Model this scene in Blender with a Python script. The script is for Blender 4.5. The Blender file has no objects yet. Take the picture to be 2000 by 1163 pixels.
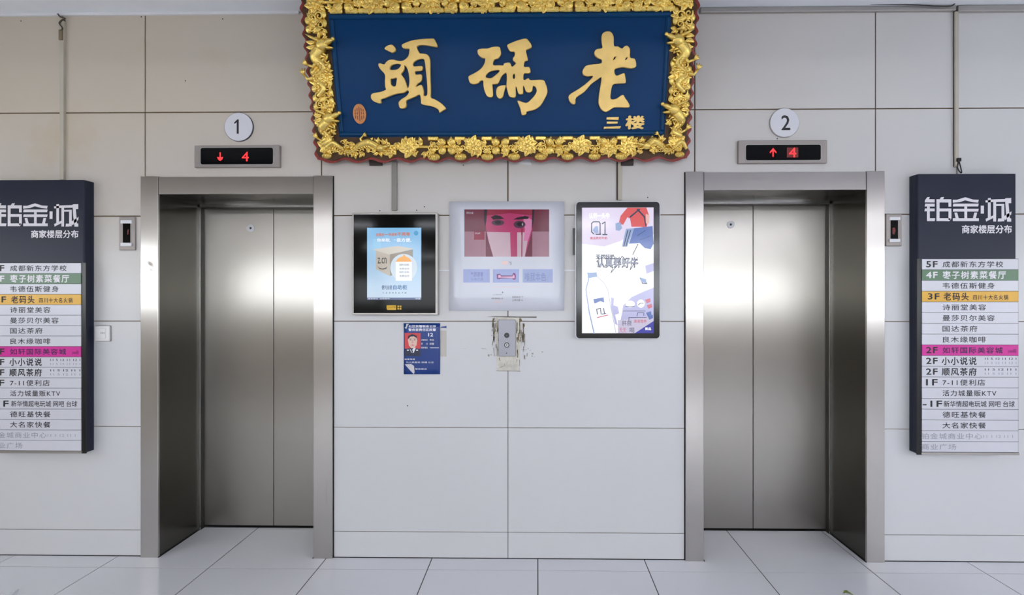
import bpy, math, random
from mathutils import Vector, Matrix

# ------------------------------------------------------------------ camera, world, light, exposure
scene = bpy.context.scene
COL = scene.collection
F = 1000.0                      # focal length in pixels of the 2000 px wide frame
CX, CY = 1036.0, 590.0          # principal point
YAW = math.atan(0.014)
S = 342.5                       # pixels per metre on the lift wall straight ahead
D = F / S                       # camera to wall
H = 502.6 / S                   # eye height
CAM = Vector((0.0, -D, H))

cam_data = bpy.data.cameras.new('camera')
cam = bpy.data.objects.new('camera', cam_data)
COL.objects.link(cam)
cam_data.sensor_fit = 'HORIZONTAL'
cam_data.sensor_width = 36.0
cam_data.lens = F / 2000.0 * 36.0
cam_data.shift_x = (1000.0 - CX) / 2000.0
cam_data.shift_y = (CY - 581.5) / 2000.0
cam.location = CAM
cam.rotation_euler = (math.pi / 2, 0.0, YAW)
cam_data.clip_start = 0.05
scene.camera = cam

scene.view_settings.view_transform = 'Standard'
scene.view_settings.look = 'None'
scene.view_settings.gamma = 1.0
scene.view_settings.use_curve_mapping = False
scene.view_settings.exposure = 0.56

world = bpy.data.worlds.new('sky')
scene.world = world
world.use_nodes = True
wn = world.node_tree.nodes
bg = wn['Background']
bg.inputs[0].default_value = (0.90, 0.95, 1.0, 1.0)
bg.inputs[1].default_value = 4.4

def rays(u, v):
    right = Vector((math.cos(YAW), math.sin(YAW), 0))
    fwd = Vector((-math.sin(YAW), math.cos(YAW), 0))
    return fwd + right * ((u - CX) / F) + Vector((0, 0, 1)) * ((CY - v) / F)

def P(u, v, Y=0.0):
    """photo pixel -> point on the vertical plane y = Y"""
    d = rays(u, v)
    t = (Y - CAM.y) / d.y
    return CAM + d * t

def PF(u, v, Z=0.0):
    d = rays(u, v)
    t = (Z - CAM.z) / d.z
    return CAM + d * t

def R(u0, v0, u1, v1, Y=0.0):
    """pixel rectangle on plane y = Y -> x0, x1, z0, z1 (upright)"""
    a, b, c, d = P(u0, v0, Y), P(u1, v0, Y), P(u0, v1, Y), P(u1, v1, Y)
    return ((a.x + c.x) / 2, (b.x + d.x) / 2, (c.z + d.z) / 2, (a.z + b.z) / 2)

# ------------------------------------------------------------------ materials
def lin(c):
    out = []
    for k in c[:3]:
        k = k / 255.0
        out.append(k / 12.92 if k <= 0.04045 else ((k + 0.055) / 1.055) ** 2.4)
    return (out[0], out[1], out[2], 1.0)

MATS = {}
def mat(name, rgb, rough=0.5, metal=0.0, spec=0.5, var=0.04, scale=6.0, bump=0.0, bscale=40.0, coat=0.0, emit=None, estr=0.0):
    if name in MATS:
        return MATS[name]
    m = bpy.data.materials.new(name)
    m.use_nodes = True
    nt = m.node_tree
    b = nt.nodes['Principled BSDF']
    c = lin(rgb)
    tc = nt.nodes.new('ShaderNodeTexCoord')
    no = nt.nodes.new('ShaderNodeTexNoise')
    no.inputs['Scale'].default_value = scale
    no.inputs['Detail'].default_value = 4.0
    nt.links.new(tc.outputs['Object'], no.inputs['Vector'])
    rmp = nt.nodes.new('ShaderNodeValToRGB')
    rmp.color_ramp.elements[0].position = 0.3
    rmp.color_ramp.elements[1].position = 0.7
    rmp.color_ramp.elements[0].color = tuple(max(0, x * (1 - var)) for x in c[:3]) + (1,)
    rmp.color_ramp.elements[1].color = tuple(min(1, x * (1 + var)) for x in c[:3]) + (1,)
    nt.links.new(no.outputs['Fac'], rmp.inputs['Fac'])
    nt.links.new(rmp.outputs['Color'], b.inputs['Base Color'])
    b.inputs['Roughness'].default_value = rough
    b.inputs['Metallic'].default_value = metal
    b.inputs['Specular IOR Level'].default_value = spec
    if coat:
        b.inputs['Coat Weight'].default_value = coat
        b.inputs['Coat Roughness'].default_value = 0.05
    if emit:
        b.inputs['Emission Color'].default_value = lin(emit)
        b.inputs['Emission Strength'].default_value = estr
    if bump:
        n2 = nt.nodes.new('ShaderNodeTexNoise')
        n2.inputs['Scale'].default_value = bscale
        n2.inputs['Detail'].default_value = 5.0
        nt.links.new(tc.outputs['Object'], n2.inputs['Vector'])
        bp = nt.nodes.new('ShaderNodeBump')
        bp.inputs['Strength'].default_value = bump
        bp.inputs['Distance'].default_value = 0.01
        nt.links.new(n2.outputs['Fac'], bp.inputs['Height'])
        nt.links.new(bp.outputs['Normal'], b.inputs['Normal'])
    MATS[name] = m
    return m

def emat(name, rgb, strength=1.0, rgb2=None, axis_len=0.4, zc=0.0):
    """a lit screen colour under glass; rgb2 gives a top-to-bottom picture gradient"""
    if name in MATS:
        return MATS[name]
    m = bpy.data.materials.new(name)
    m.use_nodes = True
    nt = m.node_tree
    b = nt.nodes['Principled BSDF']
    b.inputs['Base Color'].default_value = (0.01, 0.01, 0.012, 1)
    b.inputs['Roughness'].default_value = 0.12
    b.inputs['Emission Strength'].default_value = strength * 0.70
    if rgb2 is None:
        b.inputs['Emission Color'].default_value = lin(rgb)
    else:
        tc = nt.nodes.new('ShaderNodeTexCoord')
        sp = nt.nodes.new('ShaderNodeSeparateXYZ')
        nt.links.new(tc.outputs['Generated'], sp.inputs[0])
        r = nt.nodes.new('ShaderNodeValToRGB')
        r.color_ramp.elements[0].color = lin(rgb2)
        r.color_ramp.elements[1].color = lin(rgb)
        nt.links.new(sp.outputs['Z'], r.inputs['Fac'])
        nt.links.new(r.outputs['Color'], b.inputs['Emission Color'])
    MATS[name] = m
    return m

def steel(name, rgb, rough=0.3, aniso=0.93, rot=0.0):
    if name in MATS:
        return MATS[name]
    m = mat(name, rgb, rough, 1.0, var=0.05, scale=1.5)
    nt = m.node_tree
    b = nt.nodes['Principled BSDF']
    b.inputs['Anisotropic'].default_value = aniso
    b.inputs['Anisotropic Rotation'].default_value = rot
    tg = nt.nodes.new('ShaderNodeTangent')
    tg.direction_type = 'RADIAL'
    tg.axis = 'Z'
    nt.links.new(tg.outputs[0], b.inputs['Tangent'])
    # brushed hairline: fine vertical streaks
    tc = nt.nodes.new('ShaderNodeTexCoord')
    mp = nt.nodes.new('ShaderNodeMapping')
    mp.inputs['Scale'].default_value = (220, 220, 1.5)
    nt.links.new(tc.outputs['Object'], mp.inputs[0])
    n = nt.nodes.new('ShaderNodeTexNoise')
    n.inputs['Scale'].default_value = 1.0
    n.inputs['Detail'].default_value = 3.0
    nt.links.new(mp.outputs[0], n.inputs['Vector'])
    mr = nt.nodes.new('ShaderNodeMapRange')
    mr.inputs['To Min'].default_value = rough - 0.012
    mr.inputs['To Max'].default_value = rough + 0.012
    nt.links.new(n.outputs['Fac'], mr.inputs['Value'])
    nt.links.new(mr.outputs[0], b.inputs['Roughness'])
    return m

def tile_mat():
    m = mat('glazed_wall_tile', (208, 208, 210), 0.3, 0.0, 0.4, var=0.02, scale=0.8)
    nt = m.node_tree
    b = nt.nodes['Principled BSDF']
    src = [l for l in nt.links if l.to_socket == b.inputs['Base Color']][0].from_socket
    tc = nt.nodes.new('ShaderNodeTexCoord')
    n = nt.nodes.new('ShaderNodeTexNoise')
    n.inputs['Scale'].default_value = 1.3
    n.inputs['Detail'].default_value = 6
    n.inputs['Roughness'].default_value = 0.6
    nt.links.new(tc.outputs['Object'], n.inputs['Vector'])
    r = nt.nodes.new('ShaderNodeValToRGB')
    r.color_ramp.elements[0].position = 0.56
    r.color_ramp.elements[0].color = (0, 0, 0, 1)
    r.color_ramp.elements[1].position = 0.85
    r.color_ramp.elements[1].color = (1, 1, 1, 1)
    nt.links.new(n.outputs['Fac'], r.inputs['Fac'])
    # yellower, darker tone: only the upper courses and mostly on the left
    sp = nt.nodes.new('ShaderNodeSeparateXYZ')
    nt.links.new(tc.outputs['Object'], sp.inputs[0])
    up = nt.nodes.new('ShaderNodeMapRange')
    up.inputs['From Min'].default_value = 1.2
    up.inputs['From Max'].default_value = 2.6
    nt.links.new(sp.outputs['Z'], up.inputs['Value'])
    lf = nt.nodes.new('ShaderNodeMapRange')
    lf.inputs['From Min'].default_value = 2.6
    lf.inputs['From Max'].default_value = -2.2
    lf.inputs['To Min'].default_value = 0.15
    nt.links.new(sp.outputs['X'], lf.inputs['Value'])
    mu = nt.nodes.new('ShaderNodeMath'); mu.operation = 'MULTIPLY'
    nt.links.new(up.outputs[0], mu.inputs[0]); nt.links.new(lf.outputs[0], mu.inputs[1])
    ad = nt.nodes.new('ShaderNodeMath'); ad.operation = 'MULTIPLY_ADD'
    ad.inputs[1].default_value = 0.6
    ad.inputs[2].default_value = 0.55
    nt.links.new(r.outputs['Color'], ad.inputs[0])
    m2 = nt.nodes.new('ShaderNodeMath'); m2.operation = 'MULTIPLY'
    nt.links.new(mu.outputs[0], m2.inputs[0]); nt.links.new(ad.outputs[0], m2.inputs[1])
    mx = nt.nodes.new('ShaderNodeMixRGB')
    mx.inputs['Color2'].default_value = lin((192, 170, 132))
    nt.links.new(m2.outputs[0], mx.inputs['Fac'])
    nt.links.new(src, mx.inputs['Color1'])
    nt.links.new(mx.outputs[0], b.inputs['Base Color'])
    return m

M_TILE = tile_mat()
M_GROUT = mat('old_grout', (98, 78, 50), 0.9, var=0.25, scale=3)
M_FLOOR = mat('polished_floor_tile', (230, 230, 236), 0.18, spec=0.4, var=0.015, scale=1.2)
M_FGROUT = mat('floor_joint', (78, 76, 78), 0.9, var=0.2)
M_CEIL = mat('ceiling_paint', (236, 240, 246), 0.8, var=0.02)
M_HALL = mat('hall_wall_paint', (186, 176, 160), 0.7, var=0.04)
M_HALLW = mat('hall_light_wall_paint', (214, 212, 212), 0.7, var=0.03)
M_STEEL = steel('brushed_steel', (163, 159, 153))
M_STEEL_LIT = steel('brushed_steel_lit', (188, 184, 180), 0.28)  # same metal as the doors, paled for the light the frames catch
M_STEEL_SHADED = steel('brushed_steel_shaded', (98, 96, 90), 0.26)  # steel darkened in colour for the dim reflections inside the recess
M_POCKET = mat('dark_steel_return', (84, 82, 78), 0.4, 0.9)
M_BEAD = mat('polished_steel_bead', (205, 205, 205), 0.2, 1.0)
M_GAP = mat('dark_gap', (18, 17, 16), 0.8)
M_BLACK = mat('black_plastic', (14, 14, 16), 0.3)
M_GLASSBLK = mat('black_glass', (6, 6, 8), 0.08, spec=0.15)
M_ALU = mat('satin_aluminium', (176, 172, 168), 0.4, 0.8, var=0.03)
M_GREYPLATE = mat('grey_face_plate', (158, 150, 146), 0.45, 0.5, var=0.04)
M_WHITE = mat('white_plastic', (226, 226, 230), 0.4, var=0.02)
M_RED = mat('red_led', (120, 10, 10), 0.4, emit=(255, 40, 44), estr=1.6)
M_REDDIM = mat('dim_red_led', (60, 10, 10), 0.4, emit=(120, 26, 22), estr=0.35)
M_INK = mat('black_ink', (30, 30, 34), 0.6, var=0.1)
M_GOLD = mat('gold_leaf_carving', (246, 212, 118), 0.27, 0.85, var=0.14, scale=30, bump=0.3, bscale=110)
M_GOLDC = mat('gold_leaf_letter', (236, 200, 120), 0.42, 0.35, var=0.08, scale=14)
M_GOLDBASE = mat('dark_gilt_ground', (74, 48, 24), 0.5, 0.3, var=0.3, scale=18)
M_LACQ = mat('red_lacquer', (134, 34, 26), 0.35, var=0.12)
M_BLUE = mat('blue_lacquer', (0, 55, 103), 0.3, spec=0.14, var=0.06, scale=2)
M_BLUED = mat('blue_lacquer_moulding', (0, 60, 104), 0.34, spec=0.2, var=0.06)
M_SEAL = mat('orange_seal_paint', (206, 134, 78), 0.5, var=0.1, scale=20)
M_SEALD = mat('seal_cut', (120, 62, 36), 0.6)

# ------------------------------------------------------------------ mesh builder
def tag(o, label=None, cat=None, group=None, kind=None):
    if label: o['label'] = label
    if cat: o['category'] = cat
    if group: o['group'] = group
    if kind: o['kind'] = kind
    return o

def empty(name, loc, label=None, cat=None, group=None, kind=None, rot=(0, 0, 0)):
    o = bpy.data.objects.new(name, None)
    o.empty_display_size = 0.1
    COL.objects.link(o)
    o.location = loc
    o.rotation_euler = rot
    return tag(o, label, cat, group, kind)

def world_of(o):
    m = Matrix.LocRotScale(o.location, o.rotation_euler, o.scale)
    return (world_of(o.parent) @ m) if o.parent else m

def catmull(pts, n=4, closed=True):
    out = []
    N = len(pts)
    for i in range(N if closed else N - 1):
        p0, p1, p2, p3 = (pts[(i - 1) % N], pts[i], pts[(i + 1) % N], pts[(i + 2) % N])
        if not closed:
            if i == 0: p0 = p1
            if i == N - 2: p3 = p2
        for k in range(n):
            t = k / n
            out.append(tuple(0.5 * ((2 * b) + (-a + c) * t + (2 * a - 5 * b + 4 * c - d) * t * t + (-a + 3 * b - 3 * c + d) * t ** 3)
                             for a, b, c, d in zip(p0, p1, p2, p3)))
    if not closed:
        out.append(tuple(pts[-1]))
    return out

DEPS = None
def eval_curve(cu):
    o = bpy.data.objects.new('tmp_outline', cu)
    COL.objects.link(o)
    bpy.context.view_layer.update()
    me = bpy.data.meshes.new_from_object(o.evaluated_get(bpy.context.evaluated_depsgraph_get()))
    vs = [v.co.copy() for v in me.vertices]
    fs = [tuple(p.vertices) for p in me.polygons]
    bpy.data.objects.remove(o)
    bpy.data.curves.remove(cu)
    bpy.data.meshes.remove(me)
    return vs, fs

TEXTCACHE = {}
def text_shape(s, sp=1.0):
    key = (s, sp)
    if key not in TEXTCACHE:
        cu = bpy.data.curves.new('tmp_text', 'FONT')
        cu.body = s
        cu.resolution_u = 2
        cu.space_character = sp
        cu.dimensions = '2D'
        TEXTCACHE[key] = eval_curve(cu)
    return TEXTCACHE[key]

class MB:
    def __init__(self):
        self.v, self.f, self.mi, self.mats, self.sm = [], [], [], [], []
    def slot(self, m):
        if m not in self.mats: self.mats.append(m)
        return self.mats.index(m)
    def add(self, vs, fs, m, smooth=False):
        o = len(self.v)
        s = self.slot(m)
        self.v += [tuple(p) for p in vs]
        for f in fs:
            self.f.append(tuple(i + o for i in f)); self.mi.append(s); self.sm.append(smooth)
        return self
    def box(self, x0, x1, y0, y1, z0, z1, m, bev=0.0):
        if x0 > x1: x0, x1 = x1, x0
        if y0 > y1: y0, y1 = y1, y0
        if z0 > z1: z0, z1 = z1, z0
        if bev <= 0:
            vs = [(x0, y0, z0), (x1, y0, z0), (x1, y1, z0), (x0, y1, z0), (x0, y0, z1), (x1, y0, z1), (x1, y1, z1), (x0, y1, z1)]
            fs = [(0, 3, 2, 1), (4, 5, 6, 7), (0, 1, 5, 4), (1, 2, 6, 5), (2, 3, 7, 6), (3, 0, 4, 7)]
            return self.add(vs, fs, m)
        # rounded-rectangle front (facing -y) with a chamfer
        return self.plate(x0, x1, z0, z1, y1, y0, m, rad=bev, cham=bev * 0.6)
    def plate(self, x0, x1, z0, z1, yb, yf, m, rad=0.0, cham=0.0, seg=4, mface=None):
        def loop(ins, y):
            r = max(rad - ins, 0.0004)
            pts = []
            for cx, cz, a0 in ((x1 - ins - r, z1 - ins - r, 0), (x0 + ins + r, z1 - ins - r, 90), (x0 + ins + r, z0 + ins + r, 180), (x1 - ins - r, z0 + ins + r, 270)):
                for k in range(seg + 1):
                    a = math.radians(a0 + 90.0 * k / seg)
                    pts.append((cx + r * math.cos(a), y, cz + r * math.sin(a)))
            return pts
        sgn = 1 if yf > yb else -1
        L = [loop(0, yb), loop(0, yf - sgn * cham)]
        if cham > 0: L.append(loop(cham, yf))
        n = len(L[0]); vs = sum(L, []); fs = []
        for k in range(len(L) - 1):
            for i in range(n):
                j = (i + 1) % n
                fs.append((k * n + i, k * n + j, (k + 1) * n + j, (k + 1) * n + i))
        fs.append(tuple(range(n - 1, -1, -1)))
        if mface is None:
            fs.append(tuple((len(L) - 1) * n + i for i in range(n)))
            return self.add(vs, fs, m)
        self.add(vs, fs, m)
        return self.add([vs[(len(L) - 1) * n + i] for i in range(n)], [tuple(range(n))], mface)
    def poly(self, pts, y, m):                      # flat polygon (x, z) at depth y, facing the viewer
        return self.add([(p[0], y, p[1]) for p in pts], [tuple(range(len(pts)))], m)
    def rect(self, x0, x1, z0, z1, y, m):
        return self.add([(x0, y, z0), (x1, y, z0), (x1, y, z1), (x0, y, z1)], [(0, 1, 2, 3)], m)
    def prism(self, pts, yb, yf, m):
        n = len(pts)
        vs = [(p[0], yb, p[1]) for p in pts] + [(p[0], yf, p[1]) for p in pts]
        fs = [(i, (i + 1) % n, n + (i + 1) % n, n + i) for i in range(n)] + [tuple(range(n - 1, -1, -1)), tuple(range(n, 2 * n))]
        return self.add(vs, fs, m)
    def shape(self, loops, yb, depth, m, bevel=0.0):  # filled outlines with holes, carved proud of yb towards -y
        cu = bpy.data.curves.new('tmp_shape', 'CURVE')
        cu.dimensions = '2D'; cu.fill_mode = 'BOTH'
        cu.extrude = max(depth / 2 - bevel, 0); cu.bevel_depth = bevel; cu.bevel_resolution = 2
        cu.offset = -bevel
        for lp in loops:
            sp = cu.splines.new('POLY')
            sp.points.add(len(lp) - 1)
            for q, p in zip(sp.points, lp): q.co = (p[0], p[1], 0, 1)
            sp.use_cyclic_u = True
        vs, fs = eval_curve(cu)
        return self.add([(v.x, yb - depth / 2 - v.z, v.y) for v in vs], fs, m)
    def text(self, s, x0, x1, z0, z1, y, m, bold=0.0, keep=None, sp=1.0):
        vs, fs = text_shape(s, sp)
        if not vs: return self
        a0, a1 = min(v.x for v in vs), max(v.x for v in vs)
        b0, b1 = min(v.y for v in vs), max(v.y for v in vs)
        kx = (x1 - x0) / max(a1 - a0, 1e-6); kz = (z1 - z0) / max(b1 - b0, 1e-6)
        if keep == 'l':   kx = kz
        off = x0
        if keep == 'c':
            kx = kz; off = (x0 + x1) / 2 - kx * (a1 - a0) / 2
        sh = [(0, 0)] if not bold else [(bold * i, bold * j) for i in (-1, 0, 1) for j in (-1, 0, 1) if i == 0 or j == 0]
        for i, (ex, ez) in enumerate(sh):
            self.add([(off + (v.x - a0 + ex) * kx, y - 0.00002 * i, z0 + (v.y - b0 + ez) * kz) for v in vs], fs, m)
        return self
    def tube(self, pts, rad, m, seg=8, flat=1.0, caps=True):
        pts = [Vector(p) for p in pts]
        n = len(pts)
        if not hasattr(rad, '__len__'): rad = [rad] * n
        rings = []
        for i, p in enumerate(pts):
            t = (pts[min(i + 1, n - 1)] - pts[max(i - 1, 0)])
            t = t.normalized() if t.length > 1e-9 else Vector((1, 0, 0))
            up = Vector((0, 1, 0))
            if abs(t.dot(up)) > 0.95: up = Vector((1, 0, 0))
            s1 = t.cross(up).normalized(); s2 = s1.cross(t).normalized()
            rings.append([p + s1 * (rad[i] * math.cos(2 * math.pi * k / seg)) + s2 * (rad[i] * flat * math.sin(2 * math.pi * k / seg)) for k in range(seg)])
        vs = sum(rings, []); fs = []
        for i in range(n - 1):
            for k in range(seg):
                k2 = (k + 1) % seg
                fs.append((i * seg + k, i * seg + k2, (i + 1) * seg + k2, (i + 1) * seg + k))
        if caps:
            fs.append(tuple(range(seg - 1, -1, -1))); fs.append(tuple((n - 1) * seg + k for k in range(seg)))
        return self.add(vs, fs, m, True)
    def ball(self, c, r, m, rot=0.0, seg=10, rings=6):  # ellipsoid, r = (rx, ry, rz), rot about y
        vs, fs = [], []
        ca, sa = math.cos(rot), math.sin(rot)
        for i in range(rings + 1):
            th = math.pi * i / rings
            for k in range(seg):
                ph = 2 * math.pi * k / seg
                x, y, z = r[0] * math.sin(th) * math.cos(ph), r[1] * math.sin(th) * math.sin(ph), r[2] * math.cos(th)
                vs.append((c[0] + x * ca - z * sa, c[1] + y, c[2] + x * sa + z * ca))
        for i in range(rings):
            for k in range(seg):
                k2 = (k + 1) % seg
                fs.append((i * seg + k, (i + 1) * seg + k, (i + 1) * seg + k2, i * seg + k2))
        return self.add(vs, fs, m, True)
    def disc(self, cx, cz, r, yb, yf, m, seg=40, cham=0.0, mface=None):
        return self.plate(cx - r, cx + r, cz - r, cz + r, yb, yf, m, rad=r, cham=cham, seg=seg // 4, mface=mface)
    def ring(self, cx, cz, r0, r1, yb, yf, m, seg=32):
        vs, fs = [], []
        for r, y in ((r1, yb), (r1, yf), (r0, yf), (r0, yb)):
            for k in range(seg):
                a = 2 * math.pi * k / seg
                vs.append((cx + r * math.cos(a), y, cz + r * math.sin(a)))
        for q in range(3):
            for k in range(seg):
                k2 = (k + 1) % seg
                fs.append((q * seg + k, q * seg + k2, (q + 1) * seg + k2, (q + 1) * seg + k))
        return self.add(vs, fs, m)
    def build(self, name, parent=None, local=False, label=None):
        me = bpy.data.meshes.new(name)
        vs = self.v
        if parent is not None and not local:
            inv = world_of(parent).inverted()
            vs = [tuple(inv @ Vector(p)) for p in vs]
        me.from_pydata(vs, [], self.f)
        for m in self.mats: me.materials.append(m)
        me.polygons.foreach_set('material_index', self.mi)
        me.polygons.foreach_set('use_smooth', self.sm)
        me.update()
        o = bpy.data.objects.new(name, me)
        COL.objects.link(o)
        if parent is not None: o.parent = parent
        if label: o['label'] = label
        return o

def struct(name, mb):
    return tag(mb.build(name), kind='structure')

# ------------------------------------------------------------------ the hall
ZC = H + 570.0 / S               # ceiling
HX0, HX1, HY = -4.4, 5.2, -11.5  # hall extents
ZL = [0.0, H - 450.8 / S, H - 246.2 / S, H - 38.2 / S, H + 169.3 / S, H + 374.0 / S, ZC]
def wx(u): return P(u, 590).x
EX = [HX0, wx(122), wx(283.5), wx(628), wx(992), wx(1357), wx(1710), wx(1869), HX1]

# lift openings: frame outer left / right, inner left / right, top of frame, underside of lintel
LIFT = [dict(o0=wx(278), o1=wx(651), i0=wx(312), i1=wx(614), top=P(464, 345).z, low=P(464, 380).z),
        dict(o0=wx(1338), o1=wx(1725), i0=wx(1373), i1=wx(1690), top=P(1531, 336).z, low=P(1531, 372).z)]
DEP = 0.385

w = MB()
g = 0.0032
for r in range(6):
    for c in range(8):
        z0, z1 = ZL[r], ZL[r + 1]
        gx = 0.0036 if r >= 4 else (0.0026 if r == 3 else 0.0017)
        gz0 = gx if r else 0.005; gz1 = gx
        if c in (2, 5):
            L = LIFT[0] if c == 2 else LIFT[1]
            if z1 < L['top']: continue
            z0 = max(z0, L['low'] + 0.02)
        if r <= 2 and c in (0,):                      # wider panels low down on the outer bays
            x0, x1 = EX[0], EX[2]
            w.box(x0 + gx, x1 - gx, 0.0, 0.008, z0 + gz0, z1 - gz1, M_TILE); continue
        if r <= 2 and c == 1: continue
        if r <= 3 and c == 7:
            x0, x1 = EX[6], EX[8]
            w.box(x0 + gx, x1 - gx, 0.0, 0.008, z0 + gz0, z1 - gz1, M_TILE); continue
        if r <= 3 and c == 6: continue
        w.box(EX[c] + gx, EX[c + 1] - gx, 0.0, 0.008, z0 + gz0, z1 - gz1, M_TILE)
# grout / masonry behind the tiles, open at both lifts
xs = [HX0, LIFT[0]['i0'] - 0.02, LIFT[0]['i1'] + 0.02, LIFT[1]['i0'] - 0.02, LIFT[1]['i1'] + 0.02, HX1]
for k in (0, 2, 4):
    w.box(xs[k], xs[k + 1], 0.006, 0.12, 0.0, ZC, M_GROUT)
for k, L in ((1, LIFT[0]), (3, LIFT[1])):
    w.box(xs[k], xs[k + 1], 0.006, 0.12, L['low'] + 0.02, ZC, M_GROUT)
# drill holes left in the tiles
for u, v in ((742, 412), (814, 411), (1265, 386), (829, 404), (796, 793), (1518, 271), (41, 41), (276, 33), (435, 37), (362, 158), (640, 345), (905, 323)):
    p = P(u, v)
    w.disc(p.x, p.z, 0.0034, 0.0, -0.0004, M_GAP, seg=12)
for k, (a_, b_) in enumerate(((HX0, LIFT[0]['o0']), (LIFT[0]['o1'], LIFT[1]['o0']), (LIFT[1]['o1'], HX1))):
    w.box(a_, b_, -0.0006, 0.006, 0.0, 0.0045, M_GAP)          # open joint along the floor
w.box(LIFT[0]['o1'], LIFT[0]['o1'] + 0.0055, -0.002, 0.004, 0.0, LIFT[0]['top'], M_GAP)
w.box(LIFT[1]['o0'] - 0.0055, LIFT[1]['o0'], -0.002, 0.004, 0.0, LIFT[1]['top'], M_GAP)
struct('wall_back', w)

f = MB()
fx0 = wx(1050.5) - 0.605 * 9
y_edge = PF(1050, 1115).y
ty = []
y = y_edge
fys = [y_edge + 0.6]
yy = y_edge
while yy > HY - 0.6:
    fys.append(yy); yy -= 0.6
fys.append(yy)
fg = 0.0022; fgx = 0.0029
for a in range(len(fys) - 1):
    y1, y0 = fys[a], fys[a + 1]
    for k in range(18):
        x0, x1 = fx0 + 0.605 * k, fx0 + 0.605 * (k + 1)
        if x1 < HX0 - 0.3 or x0 > HX1 + 0.3: continue
        f.box(x0 + fgx, x1 - fgx, y0 + fg, y1 - fg, -0.01, 0.0, M_FLOOR)
f.box(HX0 - 0.4, HX1 + 0.6, HY - 0.6, 0.6, -0.06, -0.002, M_FGROUT)
struct('floor', f)

c_ = MB()
c_.box(HX0 - 0.1, HX1 + 0.1, HY, 0.12, ZC, ZC + 0.12, M_CEIL)
struct('ceiling', c_)

wl = MB()
wl.box(HX0 - 0.12, HX0, -0.9, 0.12, 0.0, ZC, M_HALL)
wl.box(HX0 - 0.12, HX0, HY, -0.9, 0.0, 1.45, M_HALL)
wl.box(HX0 - 0.12, HX0, HY, -0.9, 2.05, ZC, M_HALL)
for y0 in (-4.6, -7.0, -9.4): wl.box(HX0 - 0.12, HX0, y0 - 0.07, y0, 1.45, 2.05, M_HALL)
struct('wall_left', wl)
wr = MB()      # right side of the hall: piers, sill and header with openings to daylight
wr.box(HX1, HX1 + 0.12, HY, 0.12, 0.0, 1.30, M_HALLW)
wr.box(HX1, HX1 + 0.12, HY, 0.12, 2.05, ZC, M_HALLW)
for y0, y1 in ((-1.2, 0.12), (-4.1, -4.0), (-7.1, -7.0), (HY, HY + 0.12)):
    wr.box(HX1, HX1 + 0.12, y0, y1, 1.30, 2.05, M_HALLW)
struct('wall_right', wr)
wf = MB()      # entrance side behind the viewer: header beam and pillars, open to the street
wf.box(HX0 - 0.12, HX1 + 0.12, HY - 0.3, HY, 2.5, ZC + 0.12, M_HALL)
wf.box(HX0 - 0.12, HX1 + 0.12, HY - 0.3, HY, 0.0, 1.3, M_HALL)
for x0 in (HX0 - 0.12, -2.2, 0.3, 2.8, HX1):
    wf.box(x0, x0 + 0.12, HY - 0.3, HY, 1.3, 2.5, M_HALL)
struct('wall_front', wf)
gr = MB()
gr.box(-60, 60, -80, HY - 0.6, -0.2, -0.06, mat('street_paving', (120, 120, 122), 0.8, var=0.15))
struct('ground', gr)

ZS = 2.74        # unseen soffits added to tone the steel reflections: brown left, grey right
bm_ = MB(); bm_.box(HX0, 0.2, HY, -3.2, ZS, ZC, mat('brown_added_soffit', (132, 116, 98), 0.7, var=0.05)); struct('added_soffit_1', bm_)
bm_ = MB(); bm_.box(0.2, HX1, HY, -3.2, ZS, ZC, mat('grey_added_soffit', (222, 216, 222), 0.7, var=0.05)); struct('added_soffit_2', bm_)
# ceiling-edge mouldings
t1 = MB()
a, b = P(0, 33), P(583, 14)
t1.box(HX0, wx(585), -0.012, 0.0, ZC - 0.014, ZC, M_WHITE)
struct('trim_1', t1)
t2 = MB()
t2.plate(wx(1366), wx(1862), ZC - 0.03, ZC - 0.002, 0.0, -0.022, M_ALU, rad=0.004, cham=0.003)
t2.plate(wx(1866), HX1, ZC - 0.036, ZC - 0.004, 0.0, -0.024, M_ALU, rad=0.004, cham=0.003)
struct('trim_2', t2)

# fluorescent battens on the hall ceiling
def batten(x, y, n):
    o = empty('ceiling_batten', (x, y, ZS), 'white fluorescent batten on the hall ceiling behind the viewer', 'ceiling light', 'hall ceiling battens')
    MB().box(x - 0.62, x + 0.62, y - 0.04, y + 0.04, ZS - 0.045, ZS - 0.001, M_WHITE).build('housing', o)
    MB().tube([(x - 0.6, y, ZS - 0.065), (x + 0.6, y, ZS - 0.065)], 0.018, mat('fluorescent_tube', (255, 255, 255), 0.4, emit=(242, 247, 253), estr=23.0), seg=10).build('tube', o)
for yb in (-5.2, -8.4, -10.7):
    for xb in (-3.2, -1.3, 0.6, 2.5, 4.2):
        batten(xb, yb, 0)

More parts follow.
